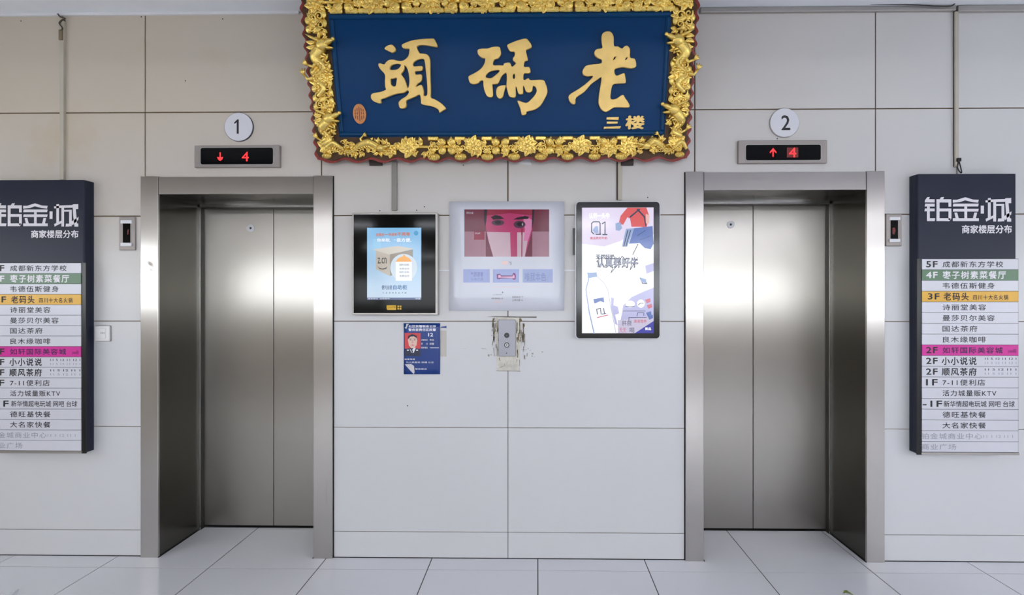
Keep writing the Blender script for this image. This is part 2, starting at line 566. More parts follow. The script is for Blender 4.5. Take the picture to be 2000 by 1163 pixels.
# ------------------------------------------------------------------ lifts
def lift(name, L, seam, ring, flip):
    o = empty(name, ((L['o0'] + L['o1']) / 2, 0, 0), kind='structure')
    i0, i1, o0, o1, top, low = L['i0'], L['i1'], L['o0'], L['o1'], L['top'], L['low']
    fr = -0.014
    for a, b in ((o0, i0), (i1, o1)):
        MB().plate(a, b, 0.0, top, 0.0, fr, M_STEEL_LIT, rad=0.002, cham=0.0015).build('jamb', o)
    MB().plate(i0 + 0.003, i1 - 0.003, low, top - 0.004, 0.0, fr + 0.002, M_STEEL_LIT, rad=0.001, cham=0.001).build('lintel', o)
    MB().box(i0, i1, -0.002, 0.004, low + 0.01, top - 0.002, M_GAP).build('lintel_backing', o)
    # linings of the recess
    MB().box(i0 - 0.018, i0, 0.0, DEP - 0.05, 0.0, low + 0.018, M_STEEL_SHADED).build('side_lining', o)
    MB().box(i1, i1 + 0.018, 0.0, DEP - 0.05, 0.0, low + 0.018, M_STEEL_SHADED).build('side_lining', o)
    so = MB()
    so.box(i0, i1, 0.0, DEP - 0.05, low, low + 0.018, M_STEEL_SHADED)
    sx = i0 + (i1 - i0) * (0.20 if flip else 0.80)
    so.build('soffit', o)
    # polished bead round the back edge of the lining
    bd = MB()
    for x0, x1 in ((i0, i0 + 0.010), (i1 - 0.010, i1)):
        bd.box(x0, x1, DEP - 0.05, DEP - 0.042, 0.0, low, M_BEAD)
    bd.box(i0, i1, DEP - 0.05, DEP - 0.042, low - 0.012, low, M_BEAD)
    bd.build('edge_bead', o)
    # dark pocket returns and header in front of the leaves
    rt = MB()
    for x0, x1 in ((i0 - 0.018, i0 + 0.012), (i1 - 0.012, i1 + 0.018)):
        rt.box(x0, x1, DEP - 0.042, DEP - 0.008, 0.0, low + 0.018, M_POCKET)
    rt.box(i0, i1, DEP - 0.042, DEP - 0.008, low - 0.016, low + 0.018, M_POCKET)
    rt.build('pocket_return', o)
    for x0, x1 in ((i0 - 0.016, seam - 0.002), (seam + 0.002, i1 + 0.016)):
        dl = MB().plate(x0, x1, 0.012, low + 0.01, DEP + 0.035, DEP, M_STEEL, rad=0.001, cham=0.001).build('door_leaf', o)
        if x0 <= ring[0] <= x1:
            rg = MB()
            rg.ring(ring[0], ring[1], 0.0075, 0.0245, DEP, DEP - 0.004, M_WHITE)
            rg.disc(ring[0], ring[1], 0.008, DEP, DEP - 0.002, M_BLACK, seg=20)
            rg.build('key_escutcheon', dl, label='round white lock ring with dark keyhole')
    MB().box(i0 - 0.018, i1 + 0.018, DEP - 0.006, DEP + 0.06, -0.006, 0.004, M_GAP).build('sill', o)
    bj = MB()
    bj.box(i0, i0 + 0.006, -0.014, DEP - 0.05, 0.0, 0.003, M_GAP); bj.box(i1 - 0.006, i1, -0.014, DEP - 0.05, 0.0, 0.003, M_GAP)
    bj.build('base_joint', o)
    MB().box(i0 - 0.1, i1 + 0.1, DEP + 0.06, DEP + 0.08, 0.0, low + 0.1, M_GAP).build('shaft_back', o)
    return o

def dp(u, v): 
    p = P(u, v, DEP); return p.x, p.z
d1_ = lift('door_1', LIFT[0], dp(534.5, 700)[0], dp(490, 446), False)
dn = MB(); q_ = P(297, 525); N_ = 12; vs_ = []; fs_ = []
for j in range(N_ + 1):
    for i in range(N_ + 1):
        a_, b_ = i / N_ * 2 - 1, j / N_ * 2 - 1
        w_ = max(0.0, 1 - a_ * a_) ** 2 * max(0.0, 1 - b_ * b_) ** 2
        vs_.append((q_.x + a_ * 0.032, -0.0142 - 0.0026 * w_ * (0.6 + 0.4 * math.sin(5 * b_ + 3 * a_)), q_.z + b_ * 0.05))
for j in range(N_):
    for i in range(N_):
        t_ = j * (N_ + 1) + i; fs_.append((t_, t_ + 1, t_ + N_ + 2, t_ + N_ + 1))
dn.add(vs_, fs_, M_STEEL_LIT, True); dn.build('dent', d1_, label='crumpled dent in the left jamb')
lift('door_2', LIFT[1], dp(1471, 700)[0], dp(1427, 439), True)

# lift number discs
for u, v, s, lb in ((468, 249, '1', 'round white disc numbered 1 above the left lift'), (1531, 241, '2', 'round white disc numbered 2 above the right lift')):
    p = P(u, v)
    o = empty('number_disc', (p.x, 0, p.z), lb, 'number sign', 'lift number discs')
    r = 28.5 / S
    MB().disc(p.x, p.z, r, 0.0, -0.010, M_ALU if s == '2' else mat('dark_disc_rim', (84, 86, 94), 0.4, 0.5), seg=48, cham=0.0025, mface=mat('white_disc_face', (216, 216, 222), 0.35, var=0.02)).build('disc', o)
    t = MB()
    wdt = 0.010 if s == '1' else 0.022
    if s == '1':
        k = P(466, 249)
        pts = [(-0.020, 0.024), (-0.002, 0.042), (0.007, 0.042), (0.007, -0.040), (-0.005, -0.040), (-0.005, 0.026), (-0.017, 0.016)]
        t.poly([(k.x + a, k.z + b) for a, b in reversed(pts)], -0.0104, M_INK)
    else:
        k = P(1533, 241)
        t.text('2', k.x - 0.024, k.x + 0.024, k.z - 0.041, k.z + 0.041, -0.0104, M_INK, bold=0.012)
    t.build('numeral', o)

# floor indicators above the doors
def indicator(rc, inner, arrow, digit, up, lb):
    x0, x1, z0, z1 = R(*rc, Y=-0.02)
    o = empty('floor_indicator', ((x0 + x1) / 2, 0, z0), lb, 'floor indicator', 'floor indicators over the lifts')
    MB().plate(x0, x1, z0, z1, 0.0, -0.02, M_GREYPLATE, rad=0.004, cham=0.003).build('face_plate', o)
    a0, a1, b0, b1 = R(*inner, Y=-0.022)
    MB().plate(a0 - 0.004, a1 + 0.004, b0 - 0.004, b1 + 0.004, -0.0195, -0.0215, M_ALU, rad=0.012, cham=0.001).build('window_rim', o)
    win = MB().plate(a0, a1, b0, b1, -0.021, -0.0235, M_GLASSBLK, rad=0.010, cham=0.0005).build('display_window', o)
    y = -0.0238
    p = P(*arrow, Y=y)
    ar = MB()
    s = -1 if not up else 1
    h = 0.024
    ar.rect(p.x - 0.0032, p.x + 0.0032, p.z - h, p.z + h, y, M_RED)
    pts = [(-0.018, 0.004), (0, 0.024), (0.018, 0.004), (0.018, -0.005), (0, 0.012), (-0.018, -0.005)]
    if not up:
        pts = [(-0.018, -0.002), (-0.006, -0.004), (0.006, -0.004), (0.018, -0.002), (0.012, -0.016), (0, -0.025), (-0.012, -0.016)]
    ar.poly([(p.x + a, p.z + (b if up or s else -b)) for a, b in pts], y - 0.0002, M_RED)
    ar.build('direction_arrow', win, label='glowing red arrow')
    q = P(*digit, Y=y)
    dg = MB()
    if up: dg.rect(q.x - 0.032, q.x + 0.032, q.z - 0.028, q.z + 0.028, y + 0.0001, M_REDDIM)
    dg.text('4', q.x - 0.020, q.x + 0.020, q.z - 0.027, q.z + 0.027, y - 0.0002, M_RED)
    dg.build('digit', win, label='glowing red numeral 4')
indicator((379, 284, 546, 327), (392, 289, 533, 321), (430, 306), (479, 306), False, 'grey floor indicator with red down arrow, above the left lift door')
indicator((1442, 274, 1616, 319), (1457, 283, 1603, 313), (1510, 298), (1548, 298), True, 'grey floor indicator with red up arrow, above the right lift door')

# small vertical hall lanterns beside the lifts
def lantern(rc, lb, bar):
    x0, x1, z0, z1 = R(*rc, Y=-0.012)
    o = empty('hall_lantern', ((x0 + x1) / 2, 0, z0), lb, 'call indicator', 'small hall lanterns beside the lifts')
    w_, h_ = x1 - x0, z1 - z0
    MB().plate(x0, x1, z0, z1, 0.0, -0.012, M_GREYPLATE, rad=0.004, cham=0.003).build('face_plate', o)
    g0, g1 = x0 + w_ * 0.28, x1 - w_ * 0.28
    gl = MB().plate(g0, g1, z0 + h_ * 0.18, z1 - h_ * 0.14, -0.0118, -0.015, M_GLASSBLK, rad=0.002).build('glass', o)
    cx, cz = (g0 + g1) / 2, z0 + h_ * 0.46
    if bar:
        MB().poly([(cx + 0.006, cz + 0.02), (cx + 0.010, cz + 0.034), (cx + 0.014, cz + 0.03), (cx + 0.012, cz + 0.004), (cx + 0.006, cz)], -0.0153, M_REDDIM).build('pilot_lamp', gl)
    else:
        MB().poly([(cx - 0.012, cz + 0.018), (cx, cz + 0.022), (cx + 0.006, cz + 0.004), (cx - 0.002, cz - 0.02), (cx - 0.012, cz - 0.014)], -0.0153, M_REDDIM).build('pilot_lamp', gl)
    for a, b in ((0.80, 0.90), (0.12, 0.22)):
        MB().plate(x0 + w_ * 0.16, x1 - w_ * 0.16, z0 + h_ * a, z0 + h_ * b, -0.0115, -0.019, M_WHITE, rad=0.002, cham=0.001).build('white_cap', o)
lantern((232, 424, 263, 489), 'narrow grey hall lantern on the wall left of the left lift', True)
lantern((1731, 418, 1762, 481), 'narrow grey hall lantern on the wall right of the right lift', False)

# ------------------------------------------------------------------ hanging shop sign
SB = P(980, 262, -0.10)          # inner bottom edge, close to the wall
TILT = math.radians(14.0)
# sign plane: origin O at the centre of the bottom edge of the blue panel, leaning out at the top
SO = Vector((SB.x, -0.10, SB.z))
SN = Vector((0, -math.cos(TILT), -math.sin(TILT)))       # outwards
SU = Vector((0, -math.sin(TILT), math.cos(TILT)))        # up along the sign
def SP(u, v, c=0.0):
    o = SO + SN * c
    d = rays(u, v)
    t = (o - CAM).dot(SN) / d.dot(SN)
    q = CAM + d * t - o
    return (q.x, q.dot(SU))

sign = empty('shop_sign', SO, 'large blue hanging signboard with gold characters in a carved gilt frame', 'sign', rot=(TILT, 0, 0))
a, b = SP(640, 29, 0.014), SP(1312, 22, 0.014)
c, d = SP(665, 267.5, 0.014), SP(1296, 262.5, 0.014)
bx0, bx1, bz0, bz1 = (a[0] + c[0]) / 2, (b[0] + d[0]) / 2, (c[1] + d[1]) / 2, (a[1] + b[1]) / 2
bm = MB(); bm.box(bx0 - 0.005, bx1 + 0.005, -0.006, 0.003, bz0 - 0.005, bz1 + 0.005, M_BLUE); bm.build('blue_panel', sign, local=True)
mo = MB()
e = 0.022
for x0, x1, z0, z1 in ((bx0, bx1, bz1 - e, bz1), (bx0, bx1, bz0, bz0 + e), (bx0, bx0 + e, bz0 + e, bz1 - e), (bx1 - e, bx1, bz0 + e, bz1 - e)):
    mo.plate(x0, x1, z0, z1, -0.004, -0.018, M_BLUED, rad=0.004, cham=0.006, seg=2)
mo.build('panel_moulding', sign, local=True)

# outer scalloped board
LO = SP(588, 0)[0] * 0 + (SP(592, 30)[0] + SP(618, 300)[0]) / 2
RO = (SP(1357, 30)[0] + SP(1346, 300)[0]) / 2
BO = (SP(620, 313)[1] + SP(1346, 308)[1]) / 2
TO = bz1 + (bz0 - BO) * 1.02
pts = []
def scall(p, q, n, amp, nx, nz):
    for i in range(n):
        for k in range(6):
            t = (i + k / 6.0) / n
            bmp = (0.5 - 0.5 * math.cos(2 * math.pi * k / 6.0)) * amp
            pts.append((p[0] + (q[0] - p[0]) * t + nx * bmp, p[1] + (q[1] - p[1]) * t + nz * bmp))
scall((LO, BO), (RO, BO), 14, 0.020, 0, -1)
scall((RO, BO), (RO, TO), 14, 0.016, 1, 0)
scall((RO, TO), (LO, TO), 14, 0.020, 0, 1)
scall((LO, TO), (LO, BO), 14, 0.016, -1, 0)
MB().prism(pts, 0.045, 0.004, M_LACQ).build('backing_board', sign, local=True, label='red lacquered scalloped board')

# gilt carving on a dark ground
cb = MB()
cxs, czs = (LO + RO) / 2, (BO + TO) / 2
gpts = [(cxs + (x - cxs) * (1 - 0.014 / (RO - LO) * 2), czs + (z - czs) * (1 - 0.013 / (TO - BO) * 2)) for x, z in pts]
cb.prism(gpts, 0.004, -0.004, M_GOLDBASE)
border = cb.build('carved_border', sign, local=True, label='dark gilt ground of the carved frame')
rnd = random.Random(7)
bw = bz0 - BO                      # border width
def leaf(mb, x, z, L, W, ang, y=-0.006, h=0.012, m=None):
    vs = []
    n = 7
    ca, sa = math.cos(ang), math.sin(ang)
    for i in range(n + 1):
        t = i / n
        wd = W * 0.5 * (math.sin(math.pi * t ** 0.8) ** 0.8 if 0 < t < 1 else 0.0) + 0.0006
        hh_ = h * (0.55 + 0.45 * math.sin(math.pi * t))
        bend = 0.12 * L * math.sin(math.pi * t)
        for sd, yy in ((-1, y + 0.010), (-0.72, y - hh_ * 0.62), (-0.10, y - hh_ * 0.72), (0.0, y - hh_), (0.10, y - hh_ * 0.72), (0.72, y - hh_ * 0.62), (1, y + 0.010)):
            u, v = L * t, sd * wd + bend
            vs.append((x + u * ca - v * sa, yy, z + u * sa + v * ca))
    fs = []
    for i in range(n):
        for k in range(6):
            q = i * 7 + k
            fs.append((q, q + 1, q + 8, q + 7))
    mb.add(vs, fs, M_GOLD)
def curl(mb, x, z, s, a0, turns=1.2, dirn=1, y=-0.016, r=0.006):
    ps, rs = [], []
    n = 16
    for k in range(n + 1):
        t = k / n
        rad_ = s * (1 - 0.82 * t)
        an = a0 + dirn * turns * 2 * math.pi * t
        ps.append((x + rad_ * math.cos(an), y - 0.006 * t, z + rad_ * math.sin(an))); rs.append(r * (1 - 0.45 * t))
    mb.tube(ps, rs, M_GOLD, seg=6)
def petal(mb, x, z, L, W, ang, y=-0.012, h=0.013):
    leaf(mb, x, z, L * 1.05, W * 1.1, ang, y, h)
def flower(x, z, s, rot=0.0, n=6, double=True):
    mb = MB()
    for k in range(n):
        petal(mb, x, z, s, s * 0.8, rot + 2 * math.pi * k / n, -0.010)
    if double:
        for k in range(n):
            petal(mb, x, z, s * 0.62, s * 0.5, rot + 2 * math.pi * (k + 0.5) / n, -0.020, 0.010)
    mb.ball((x, -0.026, z), (s * 0.22, 0.010, s * 0.22), M_GOLD)
    for k in range(5):
        a = 2 * math.pi * k / 5
        mb.ball((x + s * 0.2 * math.cos(a), -0.030, z + s * 0.2 * math.sin(a)), (s * 0.08,) * 3, M_GOLD, seg=6, rings=4)
    return mb.build('flower_carving', border, local=True)
def clover(x, z, s):
    mb = MB()
    for sx in (-1, 1):
        for sz in (-1, 1):
            mb.ball((x + sx * s * 0.5, -0.012, z + sz * s * 0.42), (s * 0.5, 0.014, s * 0.42), M_GOLD, rot=sx * sz * 0.35)
            curl(mb, x + sx * s * 0.55, z + sz * s * 0.42, s * 0.3, math.pi / 2 * sz, 0.9, sx, -0.022, 0.0045)
    mb.ball((x, -0.018, z), (s * 0.16, 0.01, s * 0.16), M_GOLD)
    return mb.build('cloud_carving', border, local=True)
def bud(x, z, s):
    mb = MB()
    mb.ball((x, -0.012, z), (s, 0.014, s * 0.55), M_GOLD)
    for k in (-2, -1, 0, 1, 2):
        mb.tube([(x + k * s * 0.1, -0.022, z + s * 0.45), (x + k * s * 0.3, -0.027, z), (x + k * s * 0.34, -0.018, z - s * 0.42)], [0.003, 0.004, 0.002], M_GOLD, seg=5)
    return mb.build('bud_carving', border, local=True)
def tab(mb, x, z, w_, h_):
    mb.plate(x - w_ / 2, x + w_ / 2, z - h_ / 2, z + h_ / 2, -0.004, -0.020, M_GOLD, rad=h_ * 0.3, cham=0.005, seg=3)
def dragon(path, s, head_dir, face=1):
    """body along path (x, z), thick near the head (first point); mane, horns, legs with claws"""
    mb = MB()
    pp = catmull(path, 8, closed=False)
    n = len(pp)
    ps, rs = [], []
    for i, q in enumerate(pp):
        t = i / (n - 1)
        ps.append((q[0], -0.020 - 0.008 * math.sin(t * 9), q[1])); rs.append(s * (0.32 - 0.20 * t) + 0.002)
    mb.tube(ps, rs, M_GOLD, seg=10, flat=0.9)
    for i in range(3, n - 2, 2):                                    # dorsal spikes and scales
        q, q2 = pp[i], pp[i + 1]
        tx, tz = q2[0] - q[0], q2[1] - q[1]
        l = math.hypot(tx, tz) or 1; nx, nz = -tz / l * face, tx / l * face
        r = rs[i]
        mb.tube([(q[0] + nx * r * 0.7, -0.028, q[1] + nz * r * 0.7), (q[0] + nx * r * 1.7 - tx, -0.026, q[1] + nz * r * 1.7 - tz)], [r * 0.4, 0.001], M_GOLD, seg=5)
        mb.ball((q[0] - nx * r * 0.2, -0.024 - r * 0.75, q[1] - nz * r * 0.2), (r * 0.35, r * 0.2, r * 0.35), M_GOLD, seg=6, rings=4)
    hx, hz = pp[0]
    ca, sa = math.cos(head_dir), math.sin(head_dir)
    def hp(f_, s_, y): return (hx + ca * f_ * s - sa * s_ * s * face, y, hz + sa * f_ * s + ca * s_ * s * face)
    mb.ball(hp(0.1, 0.05, -0.036), (s * 0.42, s * 0.30, s * 0.33), M_GOLD, rot=head_dir)          # skull
    mb.ball(hp(0.55, 0.10, -0.042), (s * 0.36, s * 0.22, s * 0.15), M_GOLD, rot=head_dir + 0.15 * face)  # upper jaw
    mb.ball(hp(0.45, -0.20, -0.036), (s * 0.30, s * 0.18, s * 0.09), M_GOLD, rot=head_dir - 0.3 * face)  # lower jaw
    mb.ball(hp(0.88, 0.16, -0.046), (s * 0.12, s * 0.14, s * 0.12), M_GOLD)                      # nose
    for k in (0, 1): mb.ball(hp(0.22, 0.26, -0.046 - 0.0 * k), (s * 0.10, s * 0.12, s * 0.10), M_GOLD)
    mb.tube([hp(0.0, 0.3, -0.044), hp(-0.4, 0.62, -0.048), hp(-0.65, 0.85, -0.042)], [s * 0.09, s * 0.07, 0.001], M_GOLD, seg=6)   # horn
    for k, (q, e_) in enumerate((((-0.3, 0.35), (-0.75, 0.5)), ((-0.35, 0.15), (-0.85, 0.2)), ((-0.35, -0.1), (-0.8, -0.15)), ((-0.2, -0.3), (-0.65, -0.4)))):
        p_, r_ = hp(q[0], q[1], 0), hp(e_[0], e_[1], 0)
        leaf(mb, p_[0], p_[2], math.hypot(r_[0] - p_[0], r_[2] - p_[2]) * 1.1, s * 0.30, math.atan2(r_[2] - p_[2], r_[0] - p_[0]), -0.026, 0.012)
    for t in (0.28, 0.62):                                           # legs with three claws
        i = int(t * (n - 1)); q, q2 = pp[i], pp[i + 1]
        tx, tz = q2[0] - q[0], q2[1] - q[1]
        l = math.hypot(tx, tz) or 1; nx, nz = tz / l * face, -tx / l * face
        k1 = (q[0] + nx * s * 0.45, q[1] + nz * s * 0.45); k2 = (k1[0] - tx / l * s * 0.35 + nx * s * 0.15, k1[1] - tz / l * s * 0.35 + nz * s * 0.15)
        mb.tube([(q[0], -0.022, q[1]), (k1[0], -0.030, k1[1]), (k2[0], -0.026, k2[1])], [s * 0.14, s * 0.10, s * 0.08], M_GOLD, seg=6)
        for da in (-0.5, 0.0, 0.5):
            a_ = math.atan2(-tz, -tx) + da
            mb.tube([(k2[0], -0.026, k2[1]), (k2[0] + s * 0.2 * math.cos(a_), -0.032, k2[1] + s * 0.2 * math.sin(a_)), (k2[0] + s * 0.36 * math.cos(a_), -0.020, k2[1] + s * 0.36 * math.sin(a_))], [s * 0.085, s * 0.07, 0.002], M_GOLD, seg=6)
    return mb.build('dragon_carving', border, local=True)

def lobe(mb, x, z, s, ang):
    for k, da in enumerate((-0.75, 0.0, 0.75)):
        L = s * (1.0 if k == 1 else 0.8)
        a = ang + da
        leaf(mb, x, z, L * 1.15, s * 0.62, a, -0.003 - rnd.random() * 0.010, 0.017)
    if rnd.random() < 0.6:
        curl(mb, x, z, s * 0.42, rnd.random() * 6.28, 1.0, rnd.choice((-1, 1)), -0.018, 0.0042)
def filler(x0, x1, z0, z1, nseg, along_x=True, step=0.047):
    for q in range(nseg):
        mb = MB()
        if along_x: xa, xb_, za_, zb2 = x0 + (x1 - x0) * q / nseg, x0 + (x1 - x0) * (q + 1) / nseg, z0, z1
        else: xa, xb_, za_, zb2 = x0, x1, z0 + (z1 - z0) * q / nseg, z0 + (z1 - z0) * (q + 1) / nseg
        nx, nz = max(1, round((xb_ - xa) / step)), max(1, round((zb2 - za_) / step))
        for i in range(nx):
            for j in range(nz):
                x = xa + (xb_ - xa) * (i + 0.5) / nx + rnd.uniform(-0.007, 0.007)
                z = za_ + (zb2 - za_) * (j + 0.5) / nz + rnd.uniform(-0.007, 0.007)
                lobe(mb, x, z, step * rnd.uniform(0.62, 0.80), rnd.random() * 6.28)
        if along_x: mb.tube([(xa, -0.005, (za_ + zb2) / 2), (xb_, -0.005, (za_ + zb2) / 2)], 0.010, M_GOLD, seg=6)
        else: mb.tube([((xa + xb_) / 2, -0.005, za_), ((xa + xb_) / 2, -0.005, zb2)], 0.012, M_GOLD, seg=6)
        mb.build('foliage_carving', border, local=True)
filler(LO + 0.030, RO - 0.030, BO + 0.024, bz0 - 0.016, 8)
filler(LO + 0.030, RO - 0.030, bz1 + 0.016, TO - 0.024, 8)
filler(LO + 0.026, bx0 - 0.012, bz0 - 0.01, bz1 + 0.01, 4, False)
filler(bx1 + 0.012, RO - 0.026, bz0 - 0.01, bz1 + 0.01, 4, False)
zb = (BO + bz0) / 2; zt = (TO + bz1) / 2
xl = (LO + bx0) / 2; xr = (RO + bx1) / 2
def sx(u, v): return SP(u, v)[0]
# bottom rail: buds along the edge, flowers and clouds between, a dragon towards each corner
pitch = sx(952, 300) - sx(900, 300)
for k in range(8):
    x = sx(848, 300) + pitch * k
    bud(x, BO + 0.012, pitch * 0.25)
    if k < 7:
        xm = x + pitch * 0.5
        if k % 2 == 1: flower(xm, zb + 0.008, bw * 0.46, 0.3)
        else: clover(xm, zb + 0.006, pitch * 0.36)
    sc = MB()
    curl(sc, x - pitch * 0.12, zb - 0.004, 0.014, 0.4, 1.1, 1); curl(sc, x + pitch * 0.12, zb - 0.004, 0.014, 2.7, 1.1, -1)
    tab(sc, x, bz0 - 0.014, pitch * 0.40, 0.022); sc.ball((x, -0.012, zb - 0.012), (0.018, 0.012, 0.016), M_GOLD)
    sc.build('scroll_carving', border, local=True)
for u in (800, 1230 - 4):
    flower(sx(u, 295), zb, bw * 0.48, 0.1); 
flower(sx(762, 295), zb - 0.014, bw * 0.34, 0.5); flower(sx(1186 + 4, 295), zb - 0.012, bw * 0.36, 0.4)
def hd(us, rise): return [(sx(u, 292), zb + r * bw) for u, r in zip(us, rise)]
dragon(hd((745, 725, 705, 685, 668, 655, 640), (-0.05, 0.22, 0.10, -0.18, 0.0, 0.22, 0.0)), 0.062, 0.1, 1)
dragon(hd((1262, 1272, 1288, 1302, 1316, 1328, 1338), (0.0, 0.24, 0.08, -0.18, 0.0, 0.2, -0.1)), 0.062, math.pi - 0.1, -1)
for u in (640, 1326): bud(sx(u, 305), BO + 0.020, 0.030)
# top rail
for k in range(12):
    x = sx(672, 12) + (sx(1290, 12) - sx(672, 12)) * k / 11
    if k % 2: flower(x, zt - 0.004, bw * 0.50, 0.2 * k)
    else: clover(x, zt - 0.004, pitch * 0.40)
    sc = MB()
    for q in (-0.25, 0.25):
        tab(sc, x + q * pitch * 1.1, bz1 + 0.016, pitch * 0.46, 0.026)
    curl(sc, x + pitch * 0.5, zt, 0.018, 0.4, 1.1, 1); curl(sc, x + pitch * 0.5, zt + 0.02, 0.016, 2.7, 1.1, -1)
    sc.ball((x + pitch * 0.55, -0.012, zt - 0.012), (0.022, 0.012, 0.02), M_GOLD)
    sc.build('scroll_carving', border, local=True)
# sides: two dragons each, snouts reaching over the blue panel
hh = bz1 - bz0
vw = bx0 - LO
for side in (-1, 1):
    xc = xl if side < 0 else xr
    dr = 0.25 if side < 0 else math.pi - 0.25
    for zf in ((0.74, 0.14) if side < 0 else (0.76, 0.20)):
        z0 = bz0 + hh * zf
        path = [(xc - side * vw * 0.16, z0), (xc + side * vw * 0.12, z0 - 0.05), (xc - side * vw * 0.12, z0 - 0.10), (xc + side * vw * 0.2, z0 - 0.15), (xc - side * vw * 0.1, z0 - 0.20), (xc + side * vw * 0.15, z0 - 0.245)]
        if zf < 0.3: path = path[:3] + [(xc + side * vw * 0.15, z0 - 0.13)]
        dragon(path, 0.088, dr, -side)
    for q, zf in enumerate((0.97, 0.90, 0.56, 0.42, 0.34, 0.27)):
        z = bz0 + hh * zf
        cl = MB()
        curl(cl, xc - 0.02, z, 0.024, rnd.random() * 6, 1.2, 1); curl(cl, xc + 0.022, z + 0.01, 0.022, rnd.random() * 6, 1.2, -1)
        cl.ball((xc + 0.006 * (q % 3 - 1), -0.010, z - 0.012), (0.030, 0.012, 0.018), M_GOLD, rot=0.5)
        cl.ball((xc - side * vw * 0.3, -0.010, z + 0.02), (0.018, 0.012, 0.022), M_GOLD)
        cl.ball((xc + side * vw * 0.3, -0.010, z - 0.01), (0.018, 0.012, 0.02), M_GOLD)
        cl.build('cloud_carving', border, local=True)
    flower(xc, bz0 + hh * (0.485 if side < 0 else 0.5), vw * 0.46, 0.2)
    flower(xc + side * 0.005, BO + bw * 0.62, bw * 0.42, 0.7); flower(xc, zt - 0.01, bw * 0.42, 0.2)
# two dark hanger brackets below the frame
for u in (728, 1228):
    x, z = SP(u, 317)
    MB().box(x - 0.036, x + 0.036, 0.05, 0.085, z - 0.018, z + 0.06, mat('dark_iron', (58, 50, 46), 0.6, 0.3)).build('hanger_bracket', sign, local=True)

CH = {}
CH['tou'] = (715, 65, 170 / 1163.0, [
 [(480,160),(520,135),(580,110),(650,92),(750,80),(850,75),(908,76),(930,110),(950,150),(950,184),(900,180),(830,168),(760,160),(710,165),(680,185),(690,220),(710,260),(725,272),(790,278),(830,295),(855,340),(860,400),(860,550),(865,680),(868,780),(868,860),(920,885),(990,925),(1040,970),(1068,1012),(1030,1035),(985,1065),(970,1030),(930,1000),(860,975),(800,965),(742,948),(735,900),(720,825),(660,850),(590,880),(540,905),(543,960),(530,995),(490,1010),(455,1000),(440,960),(440,920),(480,880),(530,850),(560,820),(575,790),(560,765),(545,775),(500,800),(420,810),(340,835),(270,865),(205,888),(205,930),(175,940),(110,915),(75,880),(68,850),(75,820),(110,800),(200,785),(268,755),(258,720),(255,640),(258,580),(245,540),(200,490),(170,440),(172,408),(200,405),(245,418),(270,390),(310,360),(370,355),(430,370),(490,370),(540,340),(570,300),(580,250),(580,212),(540,210),(495,200)],
 [(320,470),(335,440),(370,420),(430,412),(468,425),(455,455),(420,485),(360,492),(325,488)],
 [(335,615),(370,610),(412,598),(410,650),(398,705),(370,712),(340,690),(332,650)],
 [(515,435),(545,460),(565,510),(578,580),(582,660),(570,722),(558,732),(540,680),(515,610),(475,550),(500,510),(515,470)],
 [(635,400),(665,370),(720,350),(770,348),(785,380),(795,450),(805,540),(815,650),(822,760),(815,830),(775,835),(775,780),(760,720),(735,690),(672,718),(690,680),(740,640),(745,555),(670,555),(660,520),(680,512),(752,498),(750,440),(650,445),(630,425)],
 [(250,210),(285,170),(345,155),(380,180),(400,225),(375,255),(345,262),(300,240)]])
CH['ma'] = (905, 65, 170 / 1163.0, [
 [(190,250),(200,220),(250,208),(330,205),(390,185),(480,185),(500,240),(500,290),(465,340),(415,358),(400,425),(480,430),(535,430),(545,405),(620,395),(650,450),(700,405),(668,375),(662,340),(685,300),(680,252),(630,248),(595,200),(588,160),(640,130),(720,100),(830,73),(870,100),(905,150),(912,190),(870,215),(838,235),(850,300),(862,365),(830,375),(815,400),(815,452),(880,455),(898,515),(875,540),(810,545),(808,628),(870,602),(900,630),(1060,625),(1100,680),(1120,740),(1122,800),(1085,880),(1030,970),(950,1025),(850,1050),(845,1075),(820,1095),(780,1090),(760,1010),(722,905),(790,920),(850,930),(920,870),(965,810),(978,760),(960,720),(930,712),(920,770),(880,795),(835,780),(815,725),(800,715),(800,800),(780,818),(735,810),(715,740),(700,725),(700,850),(650,860),(610,840),(590,770),(576,716),(576,680),(580,620),(575,540),(540,550),(500,600),(465,675),(400,685),(390,700),(398,800),(395,845),(365,862),(320,845),(285,780),(268,700),(265,640),(230,640),(200,670),(140,685),(90,665),(70,610),(75,575),(140,540),(220,490),(270,430),(290,380),(288,340),(250,332),(205,295)],
 [(568,700),(560,740),(545,785),(530,850),(490,878),(450,850),(438,780),(455,725),(500,702),(545,697)],
 [(300,580),(320,545),(370,510),(475,495),(475,520),(420,570),(370,602),(320,598)],
 [(668,555),(685,550),(688,600),(672,612),(662,590)]])
CH['lao'] = (1100, 55, 170 / 941.0, [
 [(415,80),(445,45),(490,38),(520,50),(545,100),(548,192),(590,200),(632,222),(660,200),(690,193),(720,230),(722,318),(765,330),(782,360),(785,418),(740,438),(690,432),(640,425),(560,445),(555,490),(575,515),(610,505),(655,487),(668,520),(675,590),(640,600),(560,605),(530,625),(515,690),(513,765),(570,765),(640,722),(670,760),(710,820),(710,858),(640,860),(550,860),(500,890),(455,908),(410,880),(385,830),(380,780),(390,690),(405,600),(410,535),(370,560),(300,610),(230,690),(140,755),(132,810),(115,828),(80,810),(58,770),(58,735),(90,705),(180,650),(270,580),(320,522),(270,525),(220,510),(207,470),(225,430),(255,405),(330,392),(405,382),(412,345),(370,325),(340,295),(335,260),(360,230),(420,215),(414,150)],
 [(540,345),(548,320),(570,310),(555,335)], [(668,345),(680,322),(692,320),(680,342)]])
